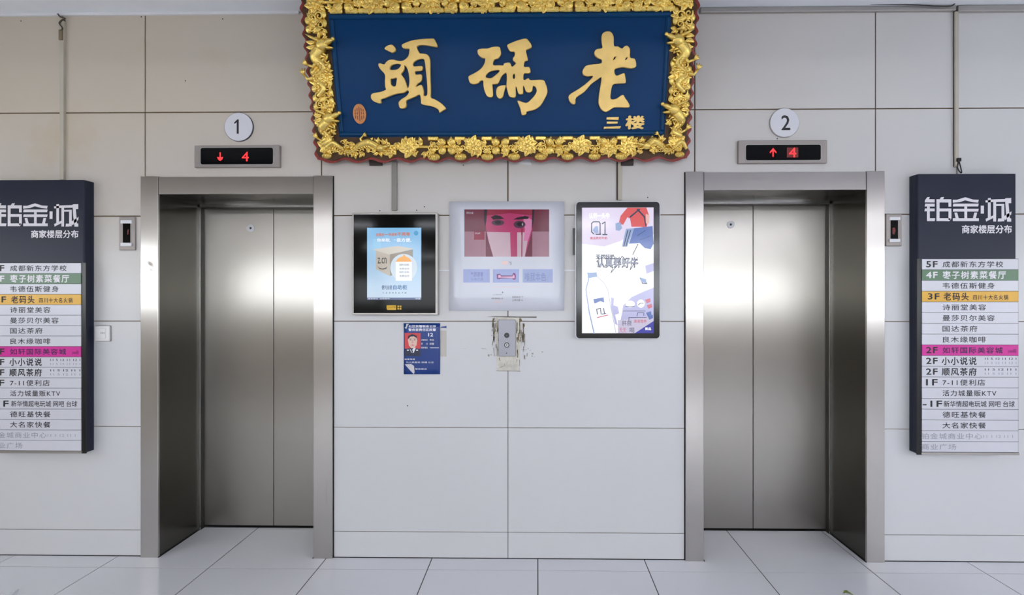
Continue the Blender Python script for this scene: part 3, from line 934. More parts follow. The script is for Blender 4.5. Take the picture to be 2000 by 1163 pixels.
for key in ('tou', 'ma', 'lao'):
    u0, v0, k, loops = CH[key]
    lp = []
    for l in loops:
        q = [SP(u0 + x * k, v0 + y * k, 0.02) for x, y in l]
        lp.append(catmull(q, 3))
    MB().shape(lp, -0.0063, 0.022, M_GOLDC, bevel=0.003).build('gold_character', sign, local=True)
ft = MB()
k3 = 170 / 941.0
for quad in ([(470,965),(600,962),(596,995),(466,990)], [(470,1012),(590,1012),(584,1034),(470,1036)], [(440,1068),(625,1060),(612,1088),(480,1088),(436,1092)]):
    ft.shape([[SP(1100 + x * k3, 55 + y * k3, 0.012) for x, y in quad]], -0.0063, 0.012, M_GOLDC, bevel=0.0012)
p0, p1 = SP(1222, 252, 0.01), SP(1258, 227, 0.01)
for dy in (-0.0070, -0.010, -0.014, -0.018):
    ft.text('楼', p0[0], p1[0], p0[1], p1[1], dy, M_GOLDC, bold=0.035)
ft.build('floor_lettering', sign, local=True)
sl = MB()
q = SP(703, 223, 0.004); ex, ez = 0.036, 0.052
lp = [(q[0] + ex * math.cos(t * math.pi / 16) , q[1] + ez * math.sin(t * math.pi / 16)) for t in range(32)]
sl.shape([lp], -0.0063, 0.006, M_SEAL, bevel=0.0015)
for k in range(-2, 3):
    h_ = 0.036 - abs(k) * 0.006
    for z0, z1 in (((-h_, h_),) if k == 0 else ((-h_, -h_ * 0.3), (-h_ * 0.1, h_ * 0.35), (h_ * 0.5, h_))):
        sl.box(q[0] + k * 0.011 - 0.0022, q[0] + k * 0.011 + 0.0022, -0.0128, -0.0118, q[1] + z0, q[1] + z1, M_SEALD)
sl.build('seal_stamp', sign, local=True, label='small orange oval seal')

# ------------------------------------------------------------------ floor directories
M_NAVY = mat('navy_powder_coat', (28, 34, 52), 0.42, spec=0.3, var=0.05)
M_NAVYS = mat('navy_side', (30, 34, 54), 0.45, var=0.05)
M_STRIP = mat('silver_name_strip', (206, 206, 214), 0.32, var=0.02)
M_GREEN = mat('green_name_strip', (84, 118, 88), 0.35, var=0.02)
M_YELL = mat('amber_name_strip', (218, 166, 40), 0.35, var=0.02)
M_MAG = mat('magenta_name_strip', (204, 34, 146), 0.35, var=0.02)
M_LOGO = mat('white_lettering', (226, 222, 228), 0.4, var=0.02)
M_STRIPINK = mat('strip_ink', (24, 26, 34), 0.6, var=0.1)
M_MAGINK = mat('purple_ink', (66, 14, 76), 0.6)
M_FADE = mat('faded_ink', (156, 158, 168), 0.6)
LOGO = [
 [(110,255),(115,215),(160,155),(210,150),(195,195),(305,195),(305,258)], [(120,280),(305,280),(305,338),(110,335)], [(115,375),(305,375),(305,430),(105,430)],
 [(155,335),(210,335),(210,380),(155,380)], [(155,428),(210,428),(210,622),(155,622)], [(209,565),(315,565),(305,622),(209,622)],
 [(340,195),(400,195),(400,622),(340,622)], [(399,195),(630,195),(630,258),(399,258)], [(400,198),(430,155),(490,150),(470,198)], [(575,257),(630,257),(630,340),(575,340)],
 [(399,375),(630,375),(632,432),(399,432)], [(575,430),(632,430),(632,570),(610,600),(575,600)], [(399,565),(612,565),(612,596),(595,622),(399,622)],
 [(660,205),(740,205),(905,155),(1050,200),(1165,205),(1155,262),(1040,250),(900,215),(800,250),(660,262)], [(670,280),(1165,280),(1155,335),(660,335)], [(670,380),(1165,380),(1155,435),(660,435)],
 [(885,333),(940,333),(940,382),(885,382)], [(885,433),(940,433),(940,567),(885,567)], [(660,565),(1168,565),(1168,622),(660,622)], [(690,455),(745,455),(775,567),(715,567)], [(1080,455),(1135,455),(1110,567),(1050,567)],
 [(1205,320),(1268,320),(1268,475),(1205,475)],
 [(1295,220),(1400,205),(1400,255),(1300,258)], [(1345,175),(1400,170),(1400,530),(1345,560)], [(1300,578),(1450,510),(1450,560),(1310,630)],
 [(1399,200),(1682,190),(1682,245),(1399,250)], [(1450,245),(1505,245),(1505,630),(1450,630)], [(1504,290),(1665,285),(1665,325),(1504,325)], [(1610,320),(1665,320),(1665,625),(1610,625)], [(1545,570),(1612,570),(1612,630),(1535,630)],
 [(1680,180),(1740,170),(1752,320),(1765,470),(1772,565),(1800,570),(1800,632),(1720,632),(1695,420)], [(1738,175),(1800,170),(1800,270),(1745,272)], [(1806,430),(1800,490),(1680,605),(1664,570),(1664,525),(1700,500)]]
ROWS = [('5F', '成都新东方学校', 's'), ('4F', '枣子树素菜餐厅', 'g'), ('', '韦德伍斯健身', 's'), ('3F', '老码头|四川十大名火锅', 'y'), ('', '诗丽堂美容', 's'),
        ('', '曼莎贝尔美容', 's'), ('', '国达茶府', 's'), ('', '良木缘咖啡', 's'), ('2F', '如轩国际美容城|(Location美容)', 'm'), ('2F', '小小说说|11 5 12 11 12 1', 'n'),
        ('2F', '顺风茶府|11 5 12 11 1', 'n'), ('1F', '7-11便利店', 's'), ('', '活力城量贩KTV', 's'), ('-1F', '新华情超电玩城 网吧 台球', 's'), ('', '德旺基快餐', 's'), ('', '大名家快餐', 's'),
        ('', '铂金城商业中心', 'f'), ('', '商业广场', 'f')]
def directory(name, x0, x1, z0, z1, xf0, xf1, zrow, pitch_, lx0, tx, rowx0, rowx1, logo, sub, right, lb):
    T = 0.062
    o = empty('directory_sign', ((x0 + x1) / 2, 0, z0), lb, 'directory sign', 'floor directories beside the lifts')
    bd = MB()
    # box with a rounded outer edge
    prof = []
    r = 0.03
    n = 5
    def prof_pts(side):
        return [( (x1 if side > 0 else x0), 0.0)]
    body = [(x0, 0.0), (x0, -T + r * 0.5)] + [(x0 + r * 0.35 * (1 - math.cos(t * math.pi / 2 / n)), -T + r * 0.5 * (1 - math.sin(t * math.pi / 2 / n))) for t in range(1, n + 1)]
    body += [(x1 - r * 0.35 * (1 - math.cos(t * math.pi / 2 / n)), -T + r * 0.5 * (1 - math.sin(t * math.pi / 2 / n))) for t in range(n, 0, -1)] + [(x1, -T + r * 0.5), (x1, 0.0)]
    k = len(body)
    vs = [(a, b, z0) for a, b in body] + [(a, b, z1) for a, b in body]
    fs = [(i, i + 1, k + i + 1, k + i) for i in range(k - 1)] + [(k - 1, 0, k, 2 * k - 1), tuple(range(k - 1, -1, -1)), tuple(range(k, 2 * k))]
    bd.add(vs, fs, M_NAVY)
    bd.build('body', o)
    yl = -T - 0.0015
    lo = MB()
    for q in LOGO:
        lo.poly([logo(a, b) for a, b in reversed(q)], yl, M_LOGO)
    lo.build('logo_lettering', o, label='white stylised characters')
    MB().text('商家楼层分布', *sub, yl, M_LOGO, bold=0.025).build('subtitle_lettering', o, label='small white characters')
    # recessed black strip beside the list, list backing
    MB().box(rowx0 - (0.024 if right else 0.004), rowx1 + (0.004 if right else 0.024), -T - 0.004, -T + 0.004, zrow - pitch_ * 18 - 0.016, zrow + 0.001, M_BLACK).build('list_backing', o)
    for i, (fl, tx_, kind) in enumerate(ROWS):
        za, zb_ = zrow - pitch_ * i - 0.0012, zrow - pitch_ * (i + 1) + 0.0008
        m = {'s': M_STRIP, 'n': M_STRIP, 'f': M_STRIP, 'g': M_GREEN, 'y': M_YELL, 'm': M_MAG}[kind]
        st = MB()
        yf = -T - 0.008
        st.plate(rowx0, rowx1, zb_, za, -T, yf, m, rad=0.001, cham=0.0008, seg=1)
        h = za - zb_; y = yf - 0.0004
        ink = {'g': M_LOGO, 'm': M_MAGINK, 'f': M_FADE, 'y': M_INK}.get(kind, M_STRIPINK)
        ox = lx0 + (0.010 if kind == 'y' else 0.0)
        if fl:
            wch = (0.0305 if len(fl) == 2 else 0.0285) * len(fl)
            st.text(fl, ox - (0.018 if fl[0] == '-' else 0), ox + wch, zb_ + h * 0.22, zb_ + h * 0.80, y, M_LOGO if kind == 'g' else M_INK, bold=0.022, sp=1.12)
        if tx_:
            parts = tx_.split('|')
            nch = len(parts[0])
            big = 0.86 if kind in 'gyn' else 0.70
            cw = 0.0500 if kind == 'g' else (0.046 if kind in 'y' else 0.0480)
            if kind == 'm': cw = 0.0475
            if '7-11' in tx_: nch = 4.9
            if 'KTV' in tx_: nch = 6.2
            if fl == '-1F': nch = 8.2
            tx0 = tx + (0.006 if kind == 'y' or fl == '-1F' else 0) - (0.004 if kind == 'n' else 0) - (0.115 if kind == 'f' else 0)
            st.text(parts[0], tx0, tx0 + cw * nch * (0.98 if right else 0.96), zb_ + h * (0.5 - big / 2 + 0.06), zb_ + h * (0.5 + big / 2 - 0.06), y, ink, bold=0.02 if kind in 'gym' else (0.022 if kind == 'n' else 0.010), sp=1.0 if fl == '-1F' else 1.18)
            if len(parts) > 1:
                a0 = tx0 + cw * nch + 0.022
                if kind == 'n':
                    for zz in (0.62, 0.22):
                        st.text(parts[1], a0 + 0.02, a0 + 0.19, zb_ + h * zz, zb_ + h * (zz + 0.2), y, ink if zz > 0.5 else M_FADE, bold=0.01)
                else:
                    a1 = min(a0 + (0.19 if kind == 'y' else 0.15), rowx1 - 0.012)
                    st.text(parts[1], a0, a1, zb_ + h * 0.18, zb_ + h * 0.66, y, ink, bold=0.014 if kind == 'y' else 0, sp=1.25 if kind == 'y' else 1.0)
        if kind == 'f' and i == 16:
            st.text('11 1 12 11 1', rowx1 - 0.19, rowx1 - 0.03, zb_ + h * 0.35, zb_ + h * 0.62, y, M_FADE)
        nm = {'g': 'green name strip', 'y': 'amber name strip', 'm': 'magenta name strip'}.get(kind)
        st.build('name_strip', o, label=nm)
    MB().plate(rowx0 - 0.004, rowx1 + 0.004, zrow - pitch_ * 18 - 0.014, zrow - pitch_ * 18 - 0.001, -T, -T - 0.010, M_ALU, rad=0.001).build('bottom_clip', o)
    return o
TD = 0.062
YF = -TD
# right directory
x0 = P(1776, 612).x
x1 = P(1986, 612, YF).x
z1 = P(1880, 340, YF).z; z0 = P(1880, 887, YF).z
YS = -TD - 0.008
r0, r1 = P(1801, 700, YS).x, P(1989, 700, YS).x
zr = P(1895, 506, YS).z; pit = (zr - P(1895, 884, YS).z) / 18.0
def lgR(a, b):
    p = P(1795 + a / 10.0, 370 + b / 10.0, -TD - 0.0015); return (p.x, p.z)
sr = R(1879, 440, 1976, 456, -TD - 0.0015)
directory('r', x0, x1, z0, z1, r0, r1, zr, pit, P(1809, 700, YS).x, P(1841, 700, YS).x, r0, r1, lgR, sr, True, 'navy floor directory with silver name strips, right of the right lift')
# left directory: same cabinet, mirrored rail, partly outside the picture
W_ = x1 - x0
lx1 = P(183.5, 612).x
lx0_ = lx1 - W_
lz1 = P(90, 352, YF).z; lz0 = P(90, 885, YF).z
lr1 = P(158, 700, YS).x; lr0 = lr1 - (r1 - r0)
lzr = P(80, 514, YS).z; lpit = (lzr - P(80, 881, YS).z) / 18.0
def lgL(a, b):
    k = 153.0 - 10
    u = 153 - (1800 - a) / 10.0 * 0.945
    v = 397 + (b - 150) / 10.0 * 0.955
    p = P(u, v, -TD - 0.0015); return (p.x, p.z)
slr = R(61, 450, 153, 465, -TD - 0.0015)
directory('l', lx0_, lx1, lz0, lz1, lr0, lr1, lzr, lpit, P(-12.5, 700, YS).x, P(20, 700, YS).x, lr0, lr1, lgL, slr, False, 'navy floor directory with silver name strips, left of the left lift')

# ------------------------------------------------------------------ advertising display, left (black portrait with blue screen)
def pxz(u0, v0, su, sv, Y):
    def fn(a, b):
        p = P(u0 + a * su, v0 + b * sv, Y); return (p.x, p.z)
    return fn
T1 = 0.045
x0, x1, z0, z1 = R(687.5, 416, 855, 616, -T1)
ad1 = empty('advertising_display', ((x0 + x1) / 2, 0, z0), 'black framed advertising display with light blue screen beside the left lift', 'display')
MB().plate(x0, x1, z0, z1, 0.0, -T1, M_ALU, rad=0.004, cham=0.003).build('housing', ad1)
bz = R(690.5, 419, 850.5, 612, -T1 - 0.002)
bez = MB().plate(bz[0], bz[1], bz[2], bz[3], -T1 + 0.001, -T1 - 0.002, M_GLASSBLK, rad=0.002, cham=0.0005)
ys = -T1 - 0.0025
bez.build('bezel', ad1)
k = 1 / 4.65
Q = pxz(660, 380, k, k, ys)
sc = MB()
E_BLUE = emat('screen_blue', (126, 190, 236), 0.85, (196, 216, 236))
E_WHITE = emat('screen_white', (240, 244, 250), 0.9)
E_PALE = emat('screen_pale', (206, 222, 236), 0.85)
E_ORANGE = emat('screen_orange', (240, 164, 60), 0.9)
E_DORANGE = emat('screen_rust', (204, 120, 90), 0.85)
E_TAN = emat('screen_tan', (196, 186, 172), 0.8); E_TAN2 = emat('screen_tan_top', (214, 206, 194), 0.8); E_TAN3 = emat('screen_tan_side', (150, 140, 128), 0.8)
E_DARK = emat('screen_dark', (44, 44, 52), 0.8)
E_NAVY = emat('screen_navy', (44, 70, 130), 0.8)
E_CYAN = emat('screen_cyan', (70, 160, 210), 0.85)
a, b = Q(265, 303), Q(757, 958)
sc.rect(a[0], b[0], b[1], a[1], ys, E_BLUE)
LAY = [0]
def lay():
    LAY[0] += 1
    return 0.0001 + LAY[0] * 2.5e-5
def sp_(pts, m, dy, mb=None): (mb or sc).poly([Q(*p) for p in reversed(pts)], ys - lay(), m)
def st_(s, u0, v0, u1, v1, m, dy=0.0012, bold=0.0, mb=None):
    p, q = Q(u0, v1), Q(u1, v0)
    (mb or sc).text(s, p[0], q[0], p[1], q[1], ys - lay(), m, bold=bold); LAY[0] += 4 if bold else 0
sp_([(320, 405), (390, 405), (390, 500), (320, 500)], emat('screen_sky_patch', (150, 204, 240), 0.85), 0.0003)
sp_([(345, 505), (472, 545), (470, 742), (345, 680)], E_TAN, 0.0004)
sp_([(312, 500), (545, 468), (690, 494), (472, 548)], E_TAN2, 0.0005)
sp_([(472, 545), (680, 500), (680, 650), (490, 735), (472, 742)], E_TAN3, 0.0004)
sp_([(598 + 122 * math.cos(t * 0.1309), 665 + 124 * math.sin(t * 0.1309)) for t in range(48)], E_PALE, 0.0006)
sp_([(525, 612), (672, 612), (672, 785), (525, 785)], E_WHITE, 0.0008)
sp_([(525, 612), (545, 580), (585, 562), (600, 545), (615, 562), (650, 580), (672, 612)], E_ORANGE, 0.0009)
st_('自提柜', 348, 352, 420, 380, E_DORANGE, bold=0.03); st_('一', 424, 362, 455, 368, E_DORANGE); st_('快递单', 460, 350, 535, 378, E_DORANGE, bold=0.03); st_('不再等', 540, 345, 655, 378, E_DORANGE, bold=0.03)
st_('你来取,', 355, 400, 478, 432, E_WHITE, bold=0.03); st_('一样', 492, 408, 526, 420, E_WHITE); st_('很方便,', 533, 398, 664, 434, E_WHITE, bold=0.03)
st_('z.cn', 362, 575, 442, 628, E_DARK, bold=0.01)
sp_([(358, 652), (378, 668), (405, 674), (432, 668), (446, 655), (440, 676), (410, 684), (378, 678)], E_DARK, 0.001)
for j, (v0, v1, cc) in enumerate(((630, 650, E_DARK), (668, 684, E_DARK), (698, 714, E_NAVY), (732, 752, E_DARK))):
    st_('免费送货' if j % 2 else '随时自取', 560, v0, 648, v1, cc)
st_('便利自提', 398, 826, 492, 864, E_NAVY, bold=0.02); st_('自助柜', 502, 824, 628, 864, emat('screen_mid_blue', (40, 110, 170), 0.8), bold=0.03)
st_('1 2 3 4 5 6 7 8', 410, 888, 622, 902, E_DARK)
sp_([(690 + 20 + 20 * math.cos(t * 0.4), 352 + 22 * math.sin(t * 0.4)) for t in range(16)], E_CYAN, 0.0005)
sp_([(265, 938), (757, 938), (757, 958), (265, 958)], E_NAVY, 0.0006)
st_('送货到站  自助取件', 272, 942, 472, 954, E_WHITE); st_('快捷', 705, 942, 748, 954, E_WHITE)
sc.build('screen', ad1)
lg = MB()
M_LBL = mat('yellow_label', (222, 176, 46), 0.5)
sp_([(443, 1008), (530, 1008), (530, 1050), (450, 1050), (443, 1040)], M_LBL, 0.0004, lg)
for a_, b_ in ((541, 1010), (562, 1010), (541, 1031), (562, 1031)):
    sp_([(a_, b_), (a_ + 15, b_), (a_ + 15, b_ + 16), (a_, b_ + 16)], M_LBL, 0.0004, lg)
st_('分众传媒', 458, 1016, 524, 1034, mat('label_ink', (120, 80, 20), 0.6), 0.0007, mb=lg)
lg.build('maker_label', ad1, label='small yellow label')

# ------------------------------------------------------------------ paper poster in the middle
YP = -0.011
kx, kv = 260 / 1260.0, 240 / 1163.0
def gridsheet(mb, fn, u0, v0, u1, v1, n, m, bulge, thick=0.0004):
    vs, fs = [], []
    for j in range(n + 1):
        for i in range(n + 1):
            a, b = i / n, j / n
            p = fn(u0 + (u1 - u0) * a, v0 + (v1 - v0) * b)
            vs.append((p[0], bulge(a, b), p[1]))
    q = len(vs)
    vs += [(x, y + thick, z) for x, y, z in vs]
    for j in range(n):
        for i in range(n):
            t = j * (n + 1) + i
            fs.append((t, t + n + 1, t + n + 2, t + 1)); fs.append((q + t, q + t + 1, q + t + n + 2, q + t + n + 1))
    for i in range(n):
        fs.append((i, i + 1, q + i + 1, q + i)); t = n * (n + 1) + i; fs.append((t + 1, t, q + t, q + t + 1))
        t = i * (n + 1); fs.append((t + n + 1, t, q + t, q + t + n + 1)); t = t + n; fs.append((t, t + n + 1, q + t + n + 1, q + t))
    mb.add(vs, fs, m, True)
M_PAPER = mat('glossy_poster_paper', (212, 214, 224), 0.13, spec=0.32, var=0.01)
Q2 = pxz(860, 380, kx, kv, YP)
px0 = P(877, 500, YP).x; px1 = P(1102, 500, YP).x
pc = P(990, 608, YP)
po = empty('poster', (pc.x, 0, pc.z), 'large white glossy poster with a red portrait photo and three small pictures, between the displays', 'poster')
sh = MB()
gridsheet(sh, Q2, 88, 66, 1172, 1102, 8, M_PAPER, lambda a, b: YP)
yq = YP - 0.0005
LAY[0] = 0
def pp_(pts, m, dy): sh.poly([Q2(*p) for p in reversed(pts)], yq - lay(), m)
def pt_(s, u0, v0, u1, v1, m, dy=0.0006, bold=0.0):
    p, q = Q2(u0, v1), Q2(u1, v0); sh.text(s, p[0], q[0], p[1], q[1], yq - lay(), m, bold=bold); LAY[0] += 4 if bold else 0
def ink(name, c): return mat(name, c, 0.14, spec=0.3, var=0.05, scale=12)
I_WINE = ink('print_wine', (112, 40, 62)); I_ROSE = ink('print_rose', (186, 62, 108)); I_PINK = ink('print_pink', (214, 128, 168)); I_GLARE = ink('print_glare_pale', (206, 176, 186))
I_RED = ink('print_red', (150, 44, 70)); I_HAIR = ink('print_hair', (42, 30, 40)); I_EYE = ink('print_eye', (84, 54, 74)); I_GLARE_SIDE = ink('print_glare_mauve', (164, 118, 132))
I_LILAC = ink('print_lilac', (162, 172, 216)); I_LILAC2 = ink('print_lilac_deep', (134, 144, 194)); I_PURP = ink('print_purple', (122, 52, 112)); I_PEACH = ink('print_peach', (236, 206, 200)); I_GREYT = ink('print_grey', (128, 122, 132))
pp_([(228, 142), (1030, 142), (1030, 590), (228, 590)], I_WINE, 0.0)
pp_([(228, 352), (430, 352), (430, 590), (228, 590)], I_GLARE_SIDE, 0.0001)  # lower sides paled: the hall's reflection painted into the print
pp_([(870, 352), (1030, 352), (1030, 590), (870, 590)], I_GLARE_SIDE, 0.0001)
pp_([(440, 142), (872, 142), (872, 330), (840, 450), (800, 590), (500, 590), (450, 420), (430, 300)], I_ROSE, 0.0002)
pp_([(440, 142), (872, 142), (870, 200), (660, 178), (440, 200)], I_RED, 0.0003)
pp_([(440, 355), (660, 360), (668, 590), (500, 590), (455, 430)], I_GLARE, 0.0003)  # lower face, paled with the same painted reflection
pp_([(728, 360), (840, 360), (800, 590), (722, 590)], I_GLARE, 0.0003)
pp_([(668, 250), (726, 250), (728, 590), (668, 590)], I_ROSE, 0.0004)
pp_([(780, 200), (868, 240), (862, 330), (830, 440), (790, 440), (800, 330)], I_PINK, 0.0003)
pp_([(415, 142), (445, 142), (436, 250), (425, 310), (412, 240)], I_HAIR, 0.0004)
pp_([(870, 142), (890, 142), (884, 250), (868, 340), (866, 240)], I_HAIR, 0.0004)
pp_([(478, 215), (520, 195), (570, 205), (606, 232), (560, 236), (500, 240)], I_HAIR, 0.0005)
pp_([(690, 238), (730, 218), (800, 204), (838, 212), (832, 232), (760, 238)], I_HAIR, 0.0005)
def ell(cx, cz, a, b, n=20): return [(cx + a * math.cos(2 * math.pi * t / n), cz + b * math.sin(2 * math.pi * t / n)) for t in range(n)]
pp_(ell(545, 268, 60, 28), I_EYE, 0.0005); pp_(ell(750, 285, 56, 36), I_EYE, 0.0005)
pp_(ell(545, 266, 30, 17), I_HAIR, 0.0006); pp_(ell(752, 282, 30, 20), I_HAIR, 0.0006); pp_(ell(776, 284, 4, 12), M_PAPER, 0.0008)
pp_([(762, 320), (782, 320), (778, 400), (776, 590), (766, 590), (768, 400)], I_RED, 0.0006)
pp_([(320, 352), (418, 352), (418, 430), (320, 430)], I_RED, 0.0006)
pt_('可可小姐', 246, 166, 312, 186, M_LOGO); pt_('POP', 334, 362, 378, 378, M_LOGO)
for a0_, a1_, m1 in ((217, 468, I_LILAC), (498, 746, I_LILAC), (780, 1064, I_LILAC)):
    pp_([(a0_, 708), (a1_, 708), (a1_, 835), (a0_, 835)], m1, 0.0)
pt_('气质唇膏', 290, 735, 405, 780, I_LILAC2, bold=0.02); pt_('心动之选', 290, 788, 405, 815, I_LILAC2, bold=0.02)
for j in range(9): 
    a_ = 786 + j * 29
    pp_([(a_, 716), (a_ + 12, 716), (a_ + 12, 828), (a_, 828)], ink('print_lilac_stripe', (160, 174, 206)), 0.0002)
pt_('唯我本色', 800, 740, 1000, 820, I_LILAC2, bold=0.01)
pp_([(535, 755), (565, 752), (578, 768), (680, 768), (690, 745), (708, 745), (716, 772), (712, 806), (690, 808), (680, 796), (575, 796), (560, 804), (536, 800)], I_PURP, 0.0002)
pp_([(548, 765), (566, 762), (574, 778), (684, 776), (694, 758), (704, 772), (702, 796), (688, 794), (572, 788), (548, 792)], ink('print_light_pink', (226, 176, 206)), 0.0003)
pp_([(498, 876), (752, 876), (752, 880), (498, 880)], I_PEACH, 0.0)
pp_([(582, 632), (640, 632), (640, 664), (582, 664)], I_PEACH, 0.0); pt_('Yi', 652, 634, 676, 668, I_GREYT)
pt_('JUST BELOVED', 500, 946, 582, 956, I_GREYT); pt_('美妆体验新品上市', 485, 978, 595, 992, I_GREYT, bold=0.02); pt_('满百送好礼', 512, 1004, 592, 1028, I_PEACH)
pt_('扫码关注 了', 680, 962, 782, 984, I_GREYT, bold=0.01); pt_('立享优惠 16', 680, 992, 782, 1012, I_GREYT, bold=0.01)
pp_(ell(590, 928, 6, 8, 8), I_GREYT, 0.0)
sh.build('printed_sheet', po)

# ------------------------------------------------------------------ bright advertising display, right
T3 = 0.05
x0, x1, z0, z1 = R(1123.5, 392.5, 1290.5, 663.5, -T3)
ad2 = empty('advertising_display', ((x0 + x1) / 2, 0, z0), 'slim black advertising display with glowing white screen beside the right lift', 'display')
MB().plate(x0, x1, z0, z1, 0.0, -T3 + 0.006, mat('pale_aluminium_rim', (214, 214, 218), 0.4, 0.3), rad=0.02, cham=0.003).build('housing', ad2)
MB().plate(x0 + 0.006, x1 - 0.006, z0 + 0.006, z1 - 0.006, -T3 + 0.012, -T3, mat('smoked_glass_bezel', (16, 20, 26), 0.12, spec=0.6), rad=0.018, cham=0.002).build('bezel', ad2)
MB().box(x0 - 0.012, x0, -T3 + 0.035, -T3 + 0.015, z1 - 0.30, z1 - 0.15, M_BLACK).build('side_latch', ad2)
ys = -T3 - 0.0005
LAY[0] = 0
k = 220 / 825.0
Q = pxz(1100, 370, k, k, ys)
sc = MB()
G_WHITE = emat('screen_glare_white', (255, 255, 255), 1.15); G_LILAC = emat('screen_lilac', (226, 216, 240), 0.95); G_LAV = emat('screen_lavender', (190, 190, 232), 0.9)
G_RED = emat('screen_coral', (222, 92, 92), 0.9); G_BLUE = emat('screen_cobalt', (96, 122, 190), 0.85); G_BLUE2 = emat('screen_steel_blue', (150, 172, 214), 0.9); G_INK = emat('screen_ink', (52, 64, 92), 0.8)
G_NAVY = emat('screen_indigo', (72, 74, 176), 0.85); G_GREY = emat('screen_grey', (176, 180, 200), 0.85); G_PINKT = emat('screen_pink_text', (214, 110, 130), 0.85); G_SKIN = emat('screen_skin', (236, 190, 180), 0.9)
a, b = Q(138, 135), Q(662, 1055)
sc.rect(a[0], b[0], b[1], a[1], ys, G_WHITE)
sp_([(138, 135), (662, 135), (662, 330), (560, 300), (420, 380), (300, 420), (138, 400)], G_LILAC, 0.0002)
sp_([(440, 850), (500, 790), (600, 745), (662, 720), (662, 960), (420, 960)], G_LAV, 0.0002)
sp_([(662, 600), (610, 620), (600, 560), (662, 540)], G_LAV, 0.0002)
# cyclist: red jacket, blue jeans and frame
sp_([(470, 135), (610, 135), (628, 190), (612, 280), (560, 275), (500, 275), (490, 215), (470, 205), (440, 260), (405, 255), (420, 195)], G_RED, 0.0004)
sp_([(485, 200), (560, 140), (566, 146), (492, 210)], G_INK, 0.0006); sp_([(545, 140), (600, 200), (608, 270), (600, 270), (590, 205), (538, 150)], G_INK, 0.0006)
sp_([(382, 250), (418, 240), (432, 285), (412, 305), (385, 300)], G_BLUE2, 0.0006)
sp_([(605, 180), (632, 190), (630, 250), (606, 250)], G_SKIN, 0.0005)
sp_([(520, 285), (655, 270), (662, 400), (640, 440), (595, 430), (560, 395), (480, 400)], G_BLUE, 0.0004)
sp_([(460, 290), (520, 285), (500, 340), (470, 420), (430, 420), (445, 350)], G_BLUE2, 0.0005)
for p, q in (((470, 300), (440, 420)), ((490, 300), (455, 420)), ((540, 340), (600, 300)), ((560, 370), (640, 340)), ((545, 400), (505, 480))):
    sp_([p, (p[0] + 7, p[1]), (q[0] + 7, q[1]), q], G_INK, 0.0007)
st_('认养一头牛', 190, 174, 340, 214, G_WHITE, bold=0.04, dy=0.0008); 
def stroke(pts, wd, m, dy=0.0008):
    for (a0_, b0_), (a1_, b1_) in zip(pts[:-1], pts[1:]):
        l = math.hypot(a1_ - a0_, b1_ - b0_) or 1; nx, ny = -(b1_ - b0_) / l * wd / 2, (a1_ - a0_) / l * wd / 2
        ex_, ey_ = (a1_ - a0_) / l * wd * 0.4, (b1_ - b0_) / l * wd * 0.4
        sp_([(a0_ + nx - ex_, b0_ + ny - ey_), (a1_ + nx + ex_, b1_ + ny + ey_), (a1_ - nx + ex_, b1_ - ny + ey_), (a0_ - nx - ex_, b0_ - ny - ey_)][::-1], m, dy)
stroke([(225, 328), (208, 312), (208, 250), (222, 238), (262, 238), (270, 250), (270, 325)], 8, G_INK); stroke([(240, 330), (274, 330)], 8, G_INK); stroke([(286, 252), (306, 240), (306, 330)], 8, G_INK); stroke([(290, 332), (320, 332)], 8, G_INK)
sp_([(215, 300), (235, 270), (255, 270), (258, 320), (232, 322)], G_BLUE2, 0.0007)
st_('高品质好牛奶', 198, 348, 322, 368, G_PINKT, bold=0.03)
st_('天然好奶', 240, 478, 374, 510, G_INK, bold=0.055); st_('天然好奶', 242, 480, 372, 508, G_GREY, bold=0.0)
st_('认真养好牛', 246, 500, 548, 574, G_INK, bold=0.055); st_('认真养好牛', 250, 505, 544, 569, G_GREY, bold=0.012)
stroke([(365, 570), (350, 612), (395, 560), (430, 490), (460, 520)], 5, G_INK); stroke([(545, 500), (515, 550), (490, 592), (500, 550)], 5, G_INK)
# bottle
sp_([(180, 612), (245, 608), (250, 640), (300, 690), (328, 740), (345, 850), (380, 1000), (388, 1055), (222, 1055), (190, 900), (165, 740), (185, 680)], emat('screen_milk', (244, 246, 255), 1.05), 0.0005)
sp_([(180, 612), (245, 608), (250, 640), (186, 652)], G_BLUE2, 0.0007)
stroke([(180, 612), (186, 660), (166, 735), (190, 900), (226, 1055)], 8, G_BLUE2); stroke([(250, 640), (302, 690), (328, 740), (346, 850), (386, 1050)], 4, G_GREY)
sp_([(220, 805), (296, 792), (300, 830), (272, 820), (228, 838)], G_BLUE, 0.0008)
stroke([(250, 915), (245, 880), (272, 872), (278, 915)], 6, G_INK); stroke([(296, 872), (302, 912)], 6, G_INK); stroke([(285, 915), (312, 910)], 5, G_INK); stroke([(250, 940), (325, 922)], 6, G_PINKT)
